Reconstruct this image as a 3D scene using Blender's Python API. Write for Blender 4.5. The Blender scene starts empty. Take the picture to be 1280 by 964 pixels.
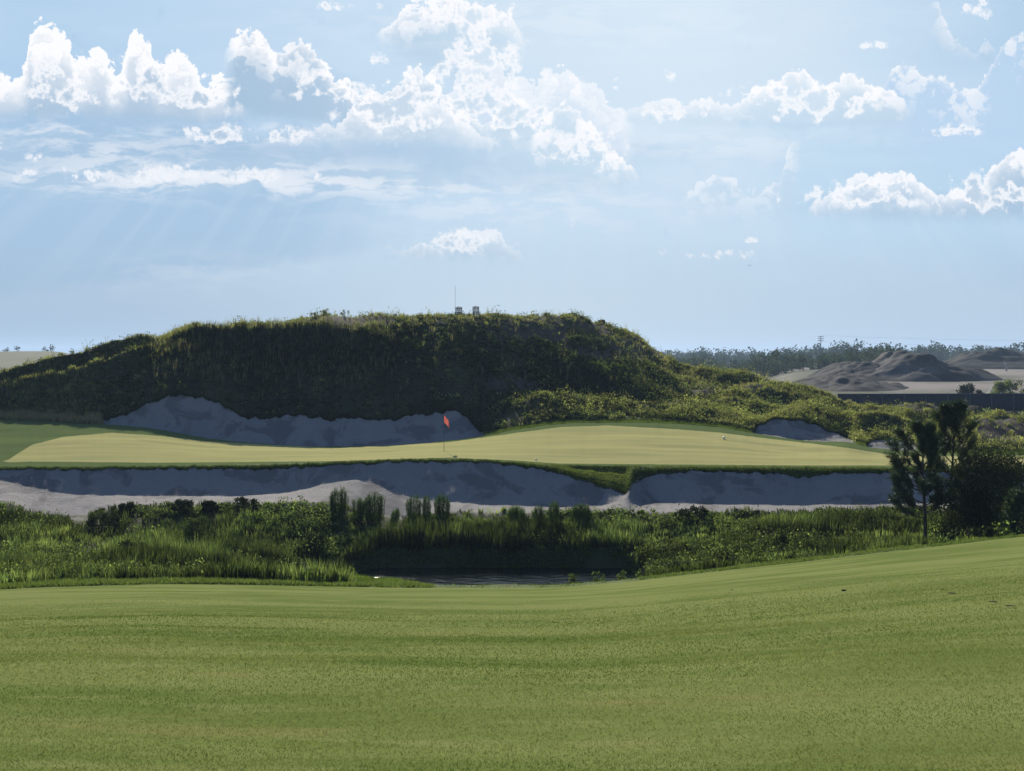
import bpy, math, random
import numpy as np
from mathutils import Vector

SEED = 7
rng = np.random.default_rng(SEED); random.seed(SEED)
F = 1778.0; HC = 6.14; HOR = 444.0; CX = 640.0
scene = bpy.context.scene
COL = scene.collection
SUN_EL = 25.0; SUN_AZ = -10.0      # degrees; azimuth from +Y towards +X

# ------------------------------------------------------------------ helpers
def zof(py, Y): return HC - Y * (np.asarray(py) - HOR) / F
def pt(px, py, Y): return Vector(((px - CX) / F * Y, Y, float(zof(py, Y))))

def hash2(ix, iy, s):
    h = (ix.astype(np.int64) * 374761393 + iy.astype(np.int64) * 668265263 + s * 974634777) & 0xFFFFFFFF
    h = ((h ^ (h >> 13)) * 1274126177) & 0xFFFFFFFF
    return ((h ^ (h >> 16)) & 0xFFFFFF) / float(0xFFFFFF)
def vnoise(x, y, s=0):
    x = np.asarray(x, float); y = np.asarray(y, float)
    ix = np.floor(x); iy = np.floor(y); fx = x - ix; fy = y - iy
    fx = fx * fx * fx * (fx * (fx * 6 - 15) + 10); fy = fy * fy * fy * (fy * (fy * 6 - 15) + 10)
    a = hash2(ix, iy, s); b = hash2(ix + 1, iy, s); c = hash2(ix, iy + 1, s); d = hash2(ix + 1, iy + 1, s)
    return (a + (b - a) * fx) * (1 - fy) + (c + (d - c) * fx) * fy
def fbm(x, y, s=0, o=4):
    t = 0; a = .5; n = 0
    for k in range(o):
        t = t + a * (vnoise(x * 2 ** k, y * 2 ** k, s + k * 17) * 2 - 1); n += a; a *= .5
    return t / n
def sm(a, b, x):
    t = np.clip((x - a) / (b - a), 0, 1); return t * t * (3 - 2 * t)
def curve(pts, px, r=0):
    p = np.array(pts, float)
    if r == 0: return np.interp(px, p[:, 0], p[:, 1])
    k = np.linspace(-1, 1, 9); w = (1 - k * k) ** 2; w /= w.sum()
    return sum(wi * np.interp(px + ki * r, p[:, 0], p[:, 1]) for ki, wi in zip(k, w))

def tag(o, label=None, cat=None, group=None, kind=None):
    if label: o['label'] = label
    if cat: o['category'] = cat
    if group: o['group'] = group
    if kind: o['kind'] = kind
    return o
def empty(name, loc):
    o = bpy.data.objects.new(name, None); o.empty_display_size = .2; o.location = loc; COL.objects.link(o); return o
def link(name, me, mat=None, parent=None, loc=None):
    o = bpy.data.objects.new(name, me); COL.objects.link(o)
    if mat: me.materials.append(mat)
    if parent: o.parent = parent
    if loc is not None: o.location = loc
    return o
def mesh_np(name, V, loops, starts, totals, cols=None, smooth=False, attrs=None):
    me = bpy.data.meshes.new(name)
    me.vertices.add(len(V)); me.vertices.foreach_set('co', np.asarray(V, np.float32).ravel())
    me.loops.add(len(loops)); me.loops.foreach_set('vertex_index', np.asarray(loops, np.int32))
    me.polygons.add(len(starts)); me.polygons.foreach_set('loop_start', np.asarray(starts, np.int32))
    try: me.polygons.foreach_set('loop_total', np.asarray(totals, np.int32))
    except Exception: pass
    if smooth: me.polygons.foreach_set('use_smooth', np.ones(len(starts), bool))
    if cols is not None:
        a = me.color_attributes.new('tint', 'FLOAT_COLOR', 'POINT')
        c = np.ones((len(V), 4), np.float32); c[:, :3] = cols; a.data.foreach_set('color', c.ravel())
    for k, v in (attrs or {}).items():
        a = me.attributes.new(k, 'FLOAT', 'POINT'); a.data.foreach_set('value', np.asarray(v, np.float32).ravel())
    me.update(calc_edges=True); me.validate()
    return me
def grid_mesh(name, P, cols=None, attrs=None, smooth=True):
    R, C = P.shape[:2]
    i = np.arange(R * C).reshape(R, C)
    q = np.stack([i[:-1, :-1], i[:-1, 1:], i[1:, 1:], i[1:, :-1]], -1).reshape(-1, 4)
    n = len(q)
    return mesh_np(name, P.reshape(-1, 3), q.ravel(), np.arange(n) * 4, np.full(n, 4),
                   None if cols is None else cols.reshape(-1, 3), smooth, attrs)

class MB:                                   # small hard-surface mesh builder
    def __init__(s): s.v = []; s.f = []
    def box(s, c, d, rot=None):
        b = len(s.v)
        for x in (-.5, .5):
            for y in (-.5, .5):
                for z in (-.5, .5):
                    p = Vector((x * d[0], y * d[1], z * d[2]))
                    if rot: p = rot @ p
                    s.v.append(tuple(p + Vector(c)))
        for f in ((0, 1, 3, 2), (4, 6, 7, 5), (0, 4, 5, 1), (2, 3, 7, 6), (0, 2, 6, 4), (1, 5, 7, 3)):
            s.f.append([b + k for k in f])
        return s
    def tube(s, pts, rad, n=8, cap=True):
        b = len(s.v); pts = [Vector(p) for p in pts]
        for i, p in enumerate(pts):
            t = (pts[min(i + 1, len(pts) - 1)] - pts[max(i - 1, 0)]).normalized()
            a = t.orthogonal().normalized(); c = t.cross(a)
            if abs(t.z) > .7: a = Vector((1, 0, 0)) - t * t.x; a.normalize(); c = t.cross(a)
            r = rad[i] if hasattr(rad, '__len__') else rad
            for k in range(n):
                w = 2 * math.pi * k / n
                s.v.append(tuple(p + (a * math.cos(w) + c * math.sin(w)) * r))
        for i in range(len(pts) - 1):
            for k in range(n):
                s.f.append([b + i * n + k, b + i * n + (k + 1) % n, b + (i + 1) * n + (k + 1) % n, b + (i + 1) * n + k])
        if cap:
            s.f.append([b + k for k in range(n)][::-1]); s.f.append([b + (len(pts) - 1) * n + k for k in range(n)])
        return s
    def build(s, name, mat, parent=None, loc=None, smooth=False):
        me = bpy.data.meshes.new(name); me.from_pydata(s.v, [], s.f)
        if smooth:
            for p in me.polygons: p.use_smooth = True
        return link(name, me, mat, parent, loc)

# ------------------------------------------------------------------ node helpers
class N:
    def __init__(s, nt): s.nt = nt
    def node(s, t, **kw):
        n = s.nt.nodes.new(t)
        for k, v in kw.items(): setattr(n, k, v)
        return n
    def put(s, sock, v):
        if isinstance(v, X): s.nt.links.new(v.s, sock)
        elif isinstance(v, bpy.types.NodeSocket): s.nt.links.new(v, sock)
        else:
            if isinstance(v, (tuple, list)) and len(v) == 3 and sock.type == 'RGBA': v = (*v, 1)
            sock.default_value = v
    def math(s, op, a, b=0.0, c=0.0, clamp=False):
        n = s.node('ShaderNodeMath', operation=op, use_clamp=clamp)
        s.put(n.inputs[0], a); s.put(n.inputs[1], b)
        if op in ('MULTIPLY_ADD', 'COMPARE'): s.put(n.inputs[2], c)
        return X(s, n.outputs[0])
    def sstep(s, a, b, x, lo=0.0, hi=1.0):
        n = s.node('ShaderNodeMapRange', interpolation_type='SMOOTHSTEP')
        s.put(n.inputs['Value'], x); s.put(n.inputs['From Min'], a); s.put(n.inputs['From Max'], b)
        s.put(n.inputs['To Min'], lo); s.put(n.inputs['To Max'], hi)
        return X(s, n.outputs[0])
    def mix(s, f, a, b):
        n = s.node('ShaderNodeMix', data_type='RGBA'); s.put(n.inputs[0], f); s.put(n.inputs[6], a); s.put(n.inputs[7], b)
        return X(s, n.outputs[2])
    def mulc(s, a, b):
        n = s.node('ShaderNodeMix', data_type='RGBA', blend_type='MULTIPLY'); n.inputs[0].default_value = 1
        s.put(n.inputs[6], a); s.put(n.inputs[7], b); return X(s, n.outputs[2])
    def xyz(s, a, b, c=0.0):
        n = s.node('ShaderNodeCombineXYZ'); s.put(n.inputs[0], a); s.put(n.inputs[1], b); s.put(n.inputs[2], c)
        return X(s, n.outputs[0])
    def sep(s, v):
        n = s.node('ShaderNodeSeparateXYZ'); s.put(n.inputs[0], v); return [X(s, o) for o in n.outputs]
    def noise(s, vec, scale=1, detail=2, rough=.5, color=False, dist=0, d2=False):
        n = s.node('ShaderNodeTexNoise')
        if d2: n.noise_dimensions = '2D'
        s.put(n.inputs['Vector'], vec)
        n.inputs['Scale'].default_value = scale; n.inputs['Detail'].default_value = detail
        n.inputs['Roughness'].default_value = rough; n.inputs['Distortion'].default_value = dist
        return X(s, n.outputs[1 if color else 0])
    def attr(s, name, col=False):
        n = s.node('ShaderNodeAttribute', attribute_name=name); return X(s, n.outputs[0 if col else 2])
    def fcurve(s, x, pts, x0, x1, y0, y1):
        n = s.node('ShaderNodeFloatCurve')
        s.put(n.inputs['Value'], (x - x0) * (1.0 / (x1 - x0)))
        c = n.mapping.curves[0]
        P = [((a - x0) / (x1 - x0), (b - y0) / (y1 - y0)) for a, b in pts]
        c.points[0].location = P[0]; c.points[1].location = P[-1]
        for p in P[1:-1]: c.points.new(*p)
        for p in c.points: p.handle_type = 'AUTO_CLAMPED'
        n.mapping.extend = 'HORIZONTAL'; n.mapping.update()
        return X(s, n.outputs[0]) * (y1 - y0) + y0
class X:
    def __init__(s, n, sock): s.n = n; s.s = sock
    def __add__(s, o): return s.n.math('ADD', s, o)
    def __radd__(s, o): return s.n.math('ADD', s, o)
    def __sub__(s, o): return s.n.math('SUBTRACT', s, o)
    def __rsub__(s, o): return s.n.math('SUBTRACT', o, s)
    def __mul__(s, o): return s.n.math('MULTIPLY', s, o)
    def __rmul__(s, o): return s.n.math('MULTIPLY', s, o)
    def __truediv__(s, o): return s.n.math('DIVIDE', s, o)
    def __rtruediv__(s, o): return s.n.math('DIVIDE', o, s)

def new_mat(name):
    m = bpy.data.materials.new(name); m.use_nodes = True
    m.node_tree.nodes.clear(); n = N(m.node_tree)
    out = n.node('ShaderNodeOutputMaterial')
    return m, n, out
def pos(n):
    return X(n, n.node('ShaderNodeNewGeometry').outputs['Position'])
def principled(n, out, color, rough=.8, spec=.2, bump=None, bstr=.3, bdist=.02, metal=0):
    b = n.node('ShaderNodeBsdfPrincipled')
    n.put(b.inputs['Base Color'], color); n.put(b.inputs['Roughness'], rough)
    b.inputs['Specular IOR Level'].default_value = spec; b.inputs['Metallic'].default_value = metal
    if bump is not None:
        u = n.node('ShaderNodeBump'); u.inputs['Strength'].default_value = bstr; u.inputs['Distance'].default_value = bdist
        n.put(u.inputs['Height'], bump); n.nt.links.new(u.outputs[0], b.inputs['Normal'])
    n.nt.links.new(b.outputs[0], out.inputs['Surface']); return b
def simple(name, color, rough=.7, spec=.3, var=.15, scale=8, metal=0):
    m, n, out = new_mat(name); p = pos(n)
    v = n.noise(p, scale, 4, .6)
    c = n.mix(v, tuple(k * (1 - var) for k in color), tuple(k * (1 + var) for k in color))
    principled(n, out, c, rough, spec, v, .2, .01, metal); return m
def leaf_mat(name, trans=.35, var=.25, spec=.25, rough=.55, tcol=(1.2, 1.3, .72)):
    m, n, out = new_mat(name)
    c = n.attr('tint', True); p = pos(n)
    v = n.noise(p, 1.3, 3, .6)
    c = n.mulc(c, n.mix(v, (1 - var,) * 3, (1 + var, 1 + var, 1 + var * .5)))
    b = n.node('ShaderNodeBsdfPrincipled'); n.put(b.inputs['Base Color'], c)
    b.inputs['Roughness'].default_value = rough; b.inputs['Specular IOR Level'].default_value = spec
    t = n.node('ShaderNodeBsdfTranslucent'); n.put(t.inputs['Color'], n.mulc(c, tcol))
    x = n.node('ShaderNodeMixShader'); x.inputs[0].default_value = trans
    n.nt.links.new(b.outputs[0], x.inputs[1]); n.nt.links.new(t.outputs[0], x.inputs[2])
    n.nt.links.new(x.outputs[0], out.inputs['Surface']); return m

# ------------------------------------------------------------------ materials
def mat_turf(name, ca, cb, cc, speck=.35, scale=1.0, mow=False):
    m, n, out = new_mat(name); p = pos(n); x, y, z = n.sep(p)
    st = n.xyz(x * .35, y, 0.0)
    big = n.noise(st, .35 * scale, 4, .55); mid = n.noise(st, 2.2 * scale, 4, .6)
    fine = n.noise(p, 60, 3, .7); sp = n.noise(p, 38, 2, .6)
    c = n.mix(n.sstep(.38, .60, big), tuple(q * .88 for q in ca), cb)
    c = n.mix(n.sstep(.5, .72, mid) * .75, c, cc)
    tan = n.noise(st, .9 * scale, 5, .65)
    c = n.mix(n.sstep(.56, .7, tan) * .5, c, tuple(k * f for k, f in zip(cb, (1.35, 1.02, 1.25))))
    c = n.mulc(c, n.mix(fine, (1 - speck,) * 3, (1 + speck,) * 3))
    c = n.mulc(c, n.mix(n.sstep(.56, .7, sp), (1, 1, 1), (1 - speck * .8,) * 3))
    bh = n.noise(p, 45, 3, .7)
    b = principled(n, out, c, .95, .0, bh, .4, .01)
    return m
M = {}
M['fairway'] = mat_turf('fairway_turf', (.150, .200, .056), (.205, .238, .080), (.235, .255, .098), .30)
def mat_green():
    m, n, out = new_mat('putting_surface'); p = pos(n); x, y, z = n.sep(p)
    fr = n.attr('fringe'); st = n.xyz(x * .3, y, 0.0)
    big = n.noise(st, .3, 3, .5); fine = n.noise(p, 25, 3, .6)
    g = n.mix(big, (.40, .385, .165), (.47, .44, .205))
    f = n.mix(big, (.105, .15, .06), (.15, .19, .075))
    k = n.sstep(.42, .58, fr + (n.noise(p, 1.6, 5, .7) - .5) * .45)
    mo = n.noise(n.xyz(x * .08, y * .9, 4.0), 1.0, 3, .5); g = n.mulc(g, n.mix(n.sstep(.35, .65, mo), (.90, .93, .90), (1.05, 1.03, 1.02)))
    c = n.mix(k, g, f); c = n.mulc(c, n.mix(fine, (.85,) * 3, (1.15,) * 3))
    principled(n, out, c, .95, .0, fine, .25, .01); return m
M['green'] = mat_green()
def mat_sand():
    m, n, out = new_mat('bunker_sand'); p = pos(n); x, y, z = n.sep(p)
    big = n.noise(n.xyz(x * .5, y * .5, z), 1.1, 5, .6, dist=.5); fine = n.noise(p, 14, 4, .65)
    streak = n.noise(n.xyz(x * 1.4, y * .25, z * .35), 1.0, 4, .6)
    damp = n.noise(n.xyz(x * .45, y * .1, z * .8 + 11.0), .9, 4, .6, dist=.6)
    c = n.mix(big, (.275, .262, .26), (.37, .352, .345))
    c = n.mix(n.sstep(.50, .60, damp) * .8, c, (.19, .18, .185))
    c = n.mix(n.sstep(.58, .7, streak) * .35, c, (.22, .195, .18))
    c = n.mulc(c, n.mix(fine, (.86,) * 3, (1.14,) * 3))
    deb = n.noise(p, 5.5, 5, .75)
    c = n.mix(n.sstep(.66, .72, deb) * .5, c, (.14, .12, .09))
    rake = n.noise(n.xyz(x * .4, y * 3.0, z * 3.0), 3, 3, .5)
    principled(n, out, c, .9, .05, fine * .6 + rake * .8 + deb * 1.4, .8, .10); return m
M['sand'] = mat_sand()
def mat_ground(name):
    m, n, out = new_mat(name); p = pos(n)
    c = n.attr('tint', True); v = n.noise(p, 1.7, 5, .65); f = n.noise(p, 13, 4, .7)
    c = n.mulc(c, n.mix(v, (.6,) * 3, (1.4,) * 3)); c = n.mulc(c, n.mix(f, (.75,) * 3, (1.25,) * 3))
    principled(n, out, c, .9, .05, v * .4 + f * .6, .7, .12); return m
M['ground'] = mat_ground('rough_ground')
M['leaf'] = leaf_mat('grass_blades', .52, spec=.05, rough=.75)
M['mown'] = leaf_mat('mown_blades', .25, .1, spec=.0, rough=.9, tcol=(1.1, 1.15, .6))
M['leaf_dark'] = leaf_mat('shrub_leaves', .25, spec=.03, rough=.8)
M['needle'] = leaf_mat('pine_needles', .18, spec=.25, tcol=(1.0, 1.2, .6))
M['bark'] = simple('bark', (.085, .068, .055), .9, .1, .4, 14)
M['stem'] = simple('stem', (.07, .075, .035), .8, .1, .3, 14)
M['rock'] = simple('pale_rock', (.38, .36, .32), .85, .2, .25, 6)
M['white'] = simple('white_plastic', (.8, .8, .78), .4, .4, .02)
M['flag'] = leaf_mat('flag_cloth', .5, .05, tcol=(1, 1, 1))
M['dark_wood'] = simple('dark_slats', (.045, .045, .05), .6, .3, .2)
M['pole'] = simple('pole_paint', (.06, .05, .04), .5, .4, .1)
M['pale_pole'] = simple('weathered_pole', (.22, .22, .22), .7, .3, .15)
M['screen'] = simple('screen_fabric', (.030, .038, .050), .85, .1, .2, 2)
M['steel'] = simple('galvanised_steel', (.12, .13, .14), .6, .4, .1, 5)
def mat_water():
    m, n, out = new_mat('pond_water'); p = pos(n); x, y, z = n.sep(p)
    w = n.noise(n.xyz(x * .9, y * 1.5, 0.0), 1.7, 1, .4); w2 = n.noise(n.xyz(x * .8, y * 1.5, 0.0), 7, 3, .6)
    patch = n.noise(n.xyz(x * .25, y * .6, 3.0), .5, 3, .5)
    b = principled(n, out, (.008, .013, .015), .045, .5, w * 1.0 + w2 * .22, 0.8, .095)
    b.inputs['IOR'].default_value = 1.33
    return m
M['water'] = mat_water()

# ------------------------------------------------------------------ terrain columns and rows
px_in = np.arange(-80, 1361, 3.0)
out_r = [1361.]; st = 4.
while out_r[-1] < 5200: out_r.append(out_r[-1] + st); st *= 1.12
out_r = np.array(out_r[1:]); out_l = (1280 - out_r)[::-1]
PX = np.concatenate([out_l, px_in, out_r]); NC = len(PX)
jn = lambda s, a, l: a * fbm(PX / l, PX * 0 + s * 3.7, s, 4)      # noise along the curve, in pixels

E1p = curve([(-200, 742), (0, 737), (60, 734), (100, 733), (200, 730), (300, 731), (400, 733), (500, 735), (650, 735), (700, 734), (780, 728), (850, 719.5), (900, 714), (950, 708.5), (1000, 703), (1050, 697), (1100, 691), (1150, 685.5), (1200, 680), (1240, 675), (1280, 671), (1400, 660), (1800, 640)], PX, 30)
E1Y = curve([(-400, 43), (0, 44), (640, 46), (1000, 48.5), (1280, 51), (1700, 53)], PX, 60)
E3p = curve([(-200, 610), (0, 624), (40, 640), (70, 645), (110, 643), (140, 634), (200, 631), (300, 632), (380, 627), (420, 628), (460, 640), (500, 648), (560, 640), (640, 641), (760, 641), (900, 640), (1000, 641), (1100, 639), (1160, 636), (1280, 640), (1500, 640)], PX, 8) + jn(1, 2.5, 14)
E3Y = PX * 0 + 72.0
E4p = curve([(-200, 600), (0, 600), (40, 609), (70, 615), (100, 618), (200, 620), (300, 620), (360, 615), (400, 606), (430, 600), (445, 598), (465, 603), (500, 618), (540, 626), (600, 630), (700, 634), (760, 630), (783, 622), (800, 628), (900, 630), (1000, 631), (1100, 630), (1200, 628), (1500, 628)], PX, 6)
E4Y = None
E5p = curve([(-200, 590), (0, 586), (100, 587), (200, 586), (340, 586), (400, 583), (430, 580), (500, 578), (560, 577), (600, 578), (640, 581), (660, 584), (700, 592), (740, 604), (765, 612), (780, 618), (786, 614), (789, 603), (796, 600), (820, 593), (850, 590), (900, 589), (960, 592), (1000, 595), (1012, 598), (1030, 592), (1100, 591), (1140, 590), (1500, 592)], PX, 2) + jn(3, 3.0, 9) + jn(13, 1.0, 4)
E5Y = curve([(0, 78.9), (640, 78.9), (690, 78.6), (720, 77.8), (750, 76.9), (780, 76.1), (786, 76.2), (791, 78.0), (800, 78.7), (820, 78.8), (1300, 78.8)], PX, 4)
_k = np.ones(21) / 21; E5s = np.convolve(np.pad(E5p, 10, mode='edge'), _k, mode='valid'); E4s = np.convolve(np.pad(E4p, 3, mode='edge'), np.ones(7) / 7, mode='valid')
E4Y = E5Y - np.clip((E4s - E5s) * 78 / F / .56, .3, 5.2)
E4Y = np.maximum(E4Y, E3Y + .7)
E6p = curve([(-200, 585), (0, 584.5), (100, 583.5), (200, 582.5), (300, 581), (400, 578), (450, 576), (500, 574.3), (560, 573.5), (600, 575), (650, 578), (700, 581), (750, 582), (900, 583), (1100, 584), (1500, 586)], PX, 16) + jn(4, .5, 12)
E6Y = PX * 0 + 79.8
E7p = curve([(-300, 520), (0, 524.5), (60, 527), (120, 530), (180, 534), (220, 541), (260, 548), (300, 552.5), (340, 555.5), (380, 558), (420, 558.5), (480, 557), (520, 555), (560, 551), (600, 546), (640, 538), (680, 532), (720, 528.5), (800, 528), (850, 530), (900, 534), (940, 541), (980, 548), (1020, 552), (1060, 552), (1090, 560), (1130, 563), (1200, 567), (1500, 570)], PX, 10) + jn(5, .8, 10)
E7Y = curve([(-300, 106), (0, 105), (120, 100.5), (180, 98), (260, 96), (400, 95), (500, 95.5), (560, 97), (640, 99), (720, 101), (820, 102), (900, 102), (1000, 99), (1100, 95), (1300, 93)], PX, 20)
in_b1 = (PX > 122) & (PX < 607); in_b2 = (PX > 941) & (PX < 1068); in_b3 = (PX > 1082) & (PX < 1146)
inb = in_b1 | in_b2 | in_b3
top = curve([(-300, 512), (0, 516), (120, 522), (126, 526), (150, 520), (170, 512), (185, 505), (200, 499), (215, 496), (235, 495), (252, 499), (275, 506), (292, 513), (300, 518), (330, 520), (360, 518), (400, 521), (440, 524), (480, 525), (520, 521), (550, 517), (570, 514), (578, 522), (590, 531), (600, 539), (607, 541)], PX, 3) + jn(6, 6.5, 17) + jn(16, 3.5, 5)
b2 = curve([(941, 540), (948, 531), (960, 526), (980, 524), (1000, 525), (1020, 531), (1040, 541), (1055, 546), (1068, 549)], PX) + jn(7, 3, 11)
b3 = curve([(1082, 556), (1092, 550), (1110, 549), (1146, 556)], PX)
EDp = np.where(PX < 607, top, E7p - 4)
EDp = np.where(in_b2, np.minimum(b2, E7p - 2), EDp); EDp = np.where(in_b3, b3, EDp)
EDY = np.where(in_b1, curve([(120, 102.4), (180, 100.8), (480, 101), (560, 102.5), (607, 103.5)], PX), E7Y + 1.6)
EDY = np.where(PX <= 122, E7Y + 2, EDY); EDY = np.where(in_b2, 103.6, EDY); EDY = np.where(in_b3, 98.5, EDY)
w = sm(595, 680, PX)
E8pR = curve([(600, 538), (612, 526), (625, 515), (640, 506), (660, 496), (680, 490), (720, 492), (760, 497), (800, 503), (850, 505), (900, 508), (950, 514), (1000, 519), (1050, 524), (1100, 525), (1200, 526), (1230, 523), (1260, 520), (1320, 518), (1500, 520)], PX, 5)
E8Y = curve([(-300, 109), (0, 107.6), (120, 105), (400, 103.3), (560, 105), (607, 104.5), (640, 105), (700, 108), (900, 111), (1000, 110), (1300, 108)], PX, 15)
E8z = np.where(PX < 607, zof(EDp, EDY) + (E8Y - EDY) * .46, zof(np.minimum(E8pR, EDp - 3), E8Y))
E9Y = E8Y + 2.8
E9z = E8z + 1.5 * (1 - w) - 1.1 * w
SY = curve([(-600, 114), (0, 115), (200, 114), (400, 115.5), (560, 119), (640, 125), (690, 129), (740, 133), (780, 136), (830, 137), (870, 134), (1000, 129), (1280, 122), (1600, 122)], PX, 30)
Sp = curve([(-900, 500), (-300, 490), (0, 472), (50, 458), (100, 447), (150, 435), (200, 424), (240, 411), (280, 409), (330, 406), (370, 401), (400, 395.5), (430, 394), (500, 396), (560, 393.5), (600, 393.5), (650, 394.5), (700, 393.5), (740, 399), (765, 405), (785, 414), (802, 423), (815, 433), (828, 445), (845, 455), (870, 463), (900, 467), (930, 470), (960, 478), (1000, 490), (1030, 501), (1055, 511), (1100, 514), (1200, 516), (1280, 518), (1700, 520)], PX, 6) + jn(8, 3.4, 34) + jn(18, 1.8, 9) + sm(690, 760, PX) * (1 - sm(860, 900, PX)) * jn(28, 3.5, 16)
Sz = zof(Sp, SY)
SaY = SY - 3.6; Saz = Sz - .85
E10Y = E9Y + (SaY - E9Y) * .5
k10 = .5 + .06 * (1 - w) + 0.02
E10z = E9z + (Saz - E9z) * k10
low = sm(850, 1000, PX)                      # the right-hand shoulder is low and lumpy
mrsh = np.interp(PX, [-300, 0, 280, 400, 800, 950, 1500], [-2.3, -2.45, -2.6, -3.4, -3.4, -2.5, -2.2])
M3z = np.interp(PX, [-300, 0, 300, 450, 800, 950, 1500], [-2.1, -2.2, -2.25, -2.75, -2.75, -2.2, -2.0])
Z1 = zof(E1p, E1Y)
LEFTFAR = 1 - sm(60, 190, PX)

rows = []            # (zone, Y, Z) per row
def band(zone, n, Ya, Za, Yb, Zb, shape=None, first=True):
    for i in range(0 if first else 1, n + 1):
        t = i / n; s = shape(t) if shape else t
        rows.append((zone, Ya + (Yb - Ya) * t, Za + (Zb - Za) * s))
ss = lambda t: t * t * (3 - 2 * t)
zones = {}
def add_zone(zone, bands):
    global rows
    rows = []
    for i, b in enumerate(bands): band(zone, *b, first=(i == 0))
    Y = np.array([r[1] for r in rows]); Z = np.array([r[2] for r in rows])
    W = np.where(Y >= 25, Y, 12.5 + .02 * np.clip(Y, -15, 25) ** 2)
    Xc = (PX[None, :] - CX) / F * W
    zones[zone] = np.stack([Xc, Y, Z], -1)
    return zones[zone]

# fairway
n = 330
tt = np.linspace(0, 1, n + 1)
Yf = -15 + 59 * tt ** 1.0
Yrow = np.array([(-15 + (E1Y + 15) * t) for t in tt])
W = np.where(Yrow >= 25, Yrow, 12.5 + .02 * np.clip(Yrow, -15, 25) ** 2)
Xc = (PX[None, :] - CX) / F * W
pe = CX + F * Xc / np.maximum(Yrow, 5)            # true viewing column
sF = np.clip((Yrow - 6) / (E1Y - 6), -.12, 1)
z1e = np.interp(pe.ravel(), PX, Z1).reshape(pe.shape) * np.clip(Yrow / 25, 0, 1) + Z1 * (1 - np.clip(Yrow / 25, 0, 1))
z1e = np.where(Yrow >= 25, Z1, z1e)
Zf = 4.39 + (z1e - 4.39) * sF
fadeE = sm(0, 4, E1Y - Yrow)
Zf = Zf + fadeE * (.05 * fbm(Xc * .16, Yrow * .3, 3, 3) + .012 * fbm(Xc * .6, Yrow * 1.1, 5, 3))
def ridge(x0, y0, sx, sy, a, tilt=0):
    dy = (Yrow - (y0 + tilt * (Xc - x0)))
    prof = np.where(dy < 0, np.exp(-(dy / (sy * 1.9)) ** 2), np.exp(-(dy / sy) ** 2))
    return a * prof * np.exp(-(np.abs(Xc - x0) / sx) ** 3)
Zf += ridge(-2.3, 11.6, 2.6, .9, .030, -.06) + ridge(3.4, 10.9, 3.0, .9, .022, .05) + ridge(-5.5, 17.5, 4, 1.8, .015) + ridge(6.5, 25, 7, 3, .03, .05) + ridge(-1, 31, 7, 3, .03) + ridge(-12, 27, 6, 3, .04)
zones['fairway'] = np.stack([Xc, Yrow, Zf], -1)

# marsh, with the pond hollow
M1Y = E1Y + 6.5; M1z = np.minimum(mrsh + .5, Z1 - .6)
P = add_zone('marsh', [(14, E1Y, Z1, M1Y, M1z, ss), (14, M1Y, M1z, PX * 0 + 60, mrsh), (24, PX * 0 + 60, mrsh, PX * 0 + 67.6, M3z, lambda t: t * t), (14, PX * 0 + 67.6, M3z, E3Y, zof(E3p, E3Y), lambda t: t)])
pxs = CX + F * P[..., 0] / P[..., 1]; YY = P[..., 1]
edge = np.minimum(sm(0, 1.5, YY - E1Y), sm(0, 1.5, E3Y - YY))
P[..., 2] += edge * .16 * fbm(P[..., 0] * .5, YY * .5, 21, 4)
def pond_mask():
    far = np.interp(pxs, [330, 360, 440, 470, 600, 780, 800, 815], [63.2, 64.2, 64.6, 66.2, 66.4, 66.2, 64.6, 62]) + .25 * fbm(pxs / 30, YY * 0, 31, 3)
    near = np.interp(pxs, [330, 350, 400, 450, 500, 540, 800, 815], [63.0, 62.6, 61.9, 61.6, 60.3, 57.5, 57.5, 60]) + .25 * fbm(pxs / 22, YY * 0, 33, 3)
    spit = (1 - np.clip(np.abs(YY - (63.9 + .0 * pxs)) / .28, 0, 1)) * sm(452, 430, pxs) * 0
    m = np.clip((far - YY) / .5, 0, 1) * np.clip((YY - near) / .5, 0, 1) * np.clip((pxs - 335) / 15, 0, 1) * np.clip((812 - pxs) / 12, 0, 1)
    return m
pm = pond_mask()
P[..., 2] = P[..., 2] * (1 - pm) + (-4.3) * pm
WATER_Z = -3.72
P[..., 2] = np.where(pm < .02, np.maximum(P[..., 2], WATER_Z + .12), P[..., 2])

# front bunker
P = add_zone('front_bunker', [(14, E3Y, zof(E3p, E3Y), E4Y, zof(E4p, E4Y)), (16, E4Y, zof(E4p, E4Y), E5Y, zof(E5p, E5Y), lambda t: .9 * t + .1 * t * t)])
e = np.minimum(sm(0, .5, P[..., 1] - E3Y), sm(0, .4, E5Y - P[..., 1]))
P[..., 2] += e * (.05 * fbm(P[..., 0] * .9, P[..., 1] * 1.2, 41, 4) + .02 * fbm(P[..., 0] * 3, P[..., 1] * 3, 43, 3))
# grass lip
P = add_zone('green_bank', [(8, E5Y, zof(E5p, E5Y), E6Y, zof(E6p, E6Y), lambda t: t)])
TQ = sm(690, 720, PX) * (1 - sm(784, 792, PX)); tq = np.linspace(0, 1, 9)[:, None]
P[..., 2] += (1 - TQ) * (zof(E6p, E6Y) - zof(E5p, E5Y)) * ((1 - (1 - tq) ** 2.2) - tq)
pw = sm(690, 730, PX) * (1 - sm(778, 790, PX))
tr = np.linspace(0, 1, 9)[:, None]
P[..., 2] += .10 * pw * np.exp(-((tr - .3) / .2) ** 2) - .16 * pw * np.exp(-((tr - .8) / .1) ** 2)
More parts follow.
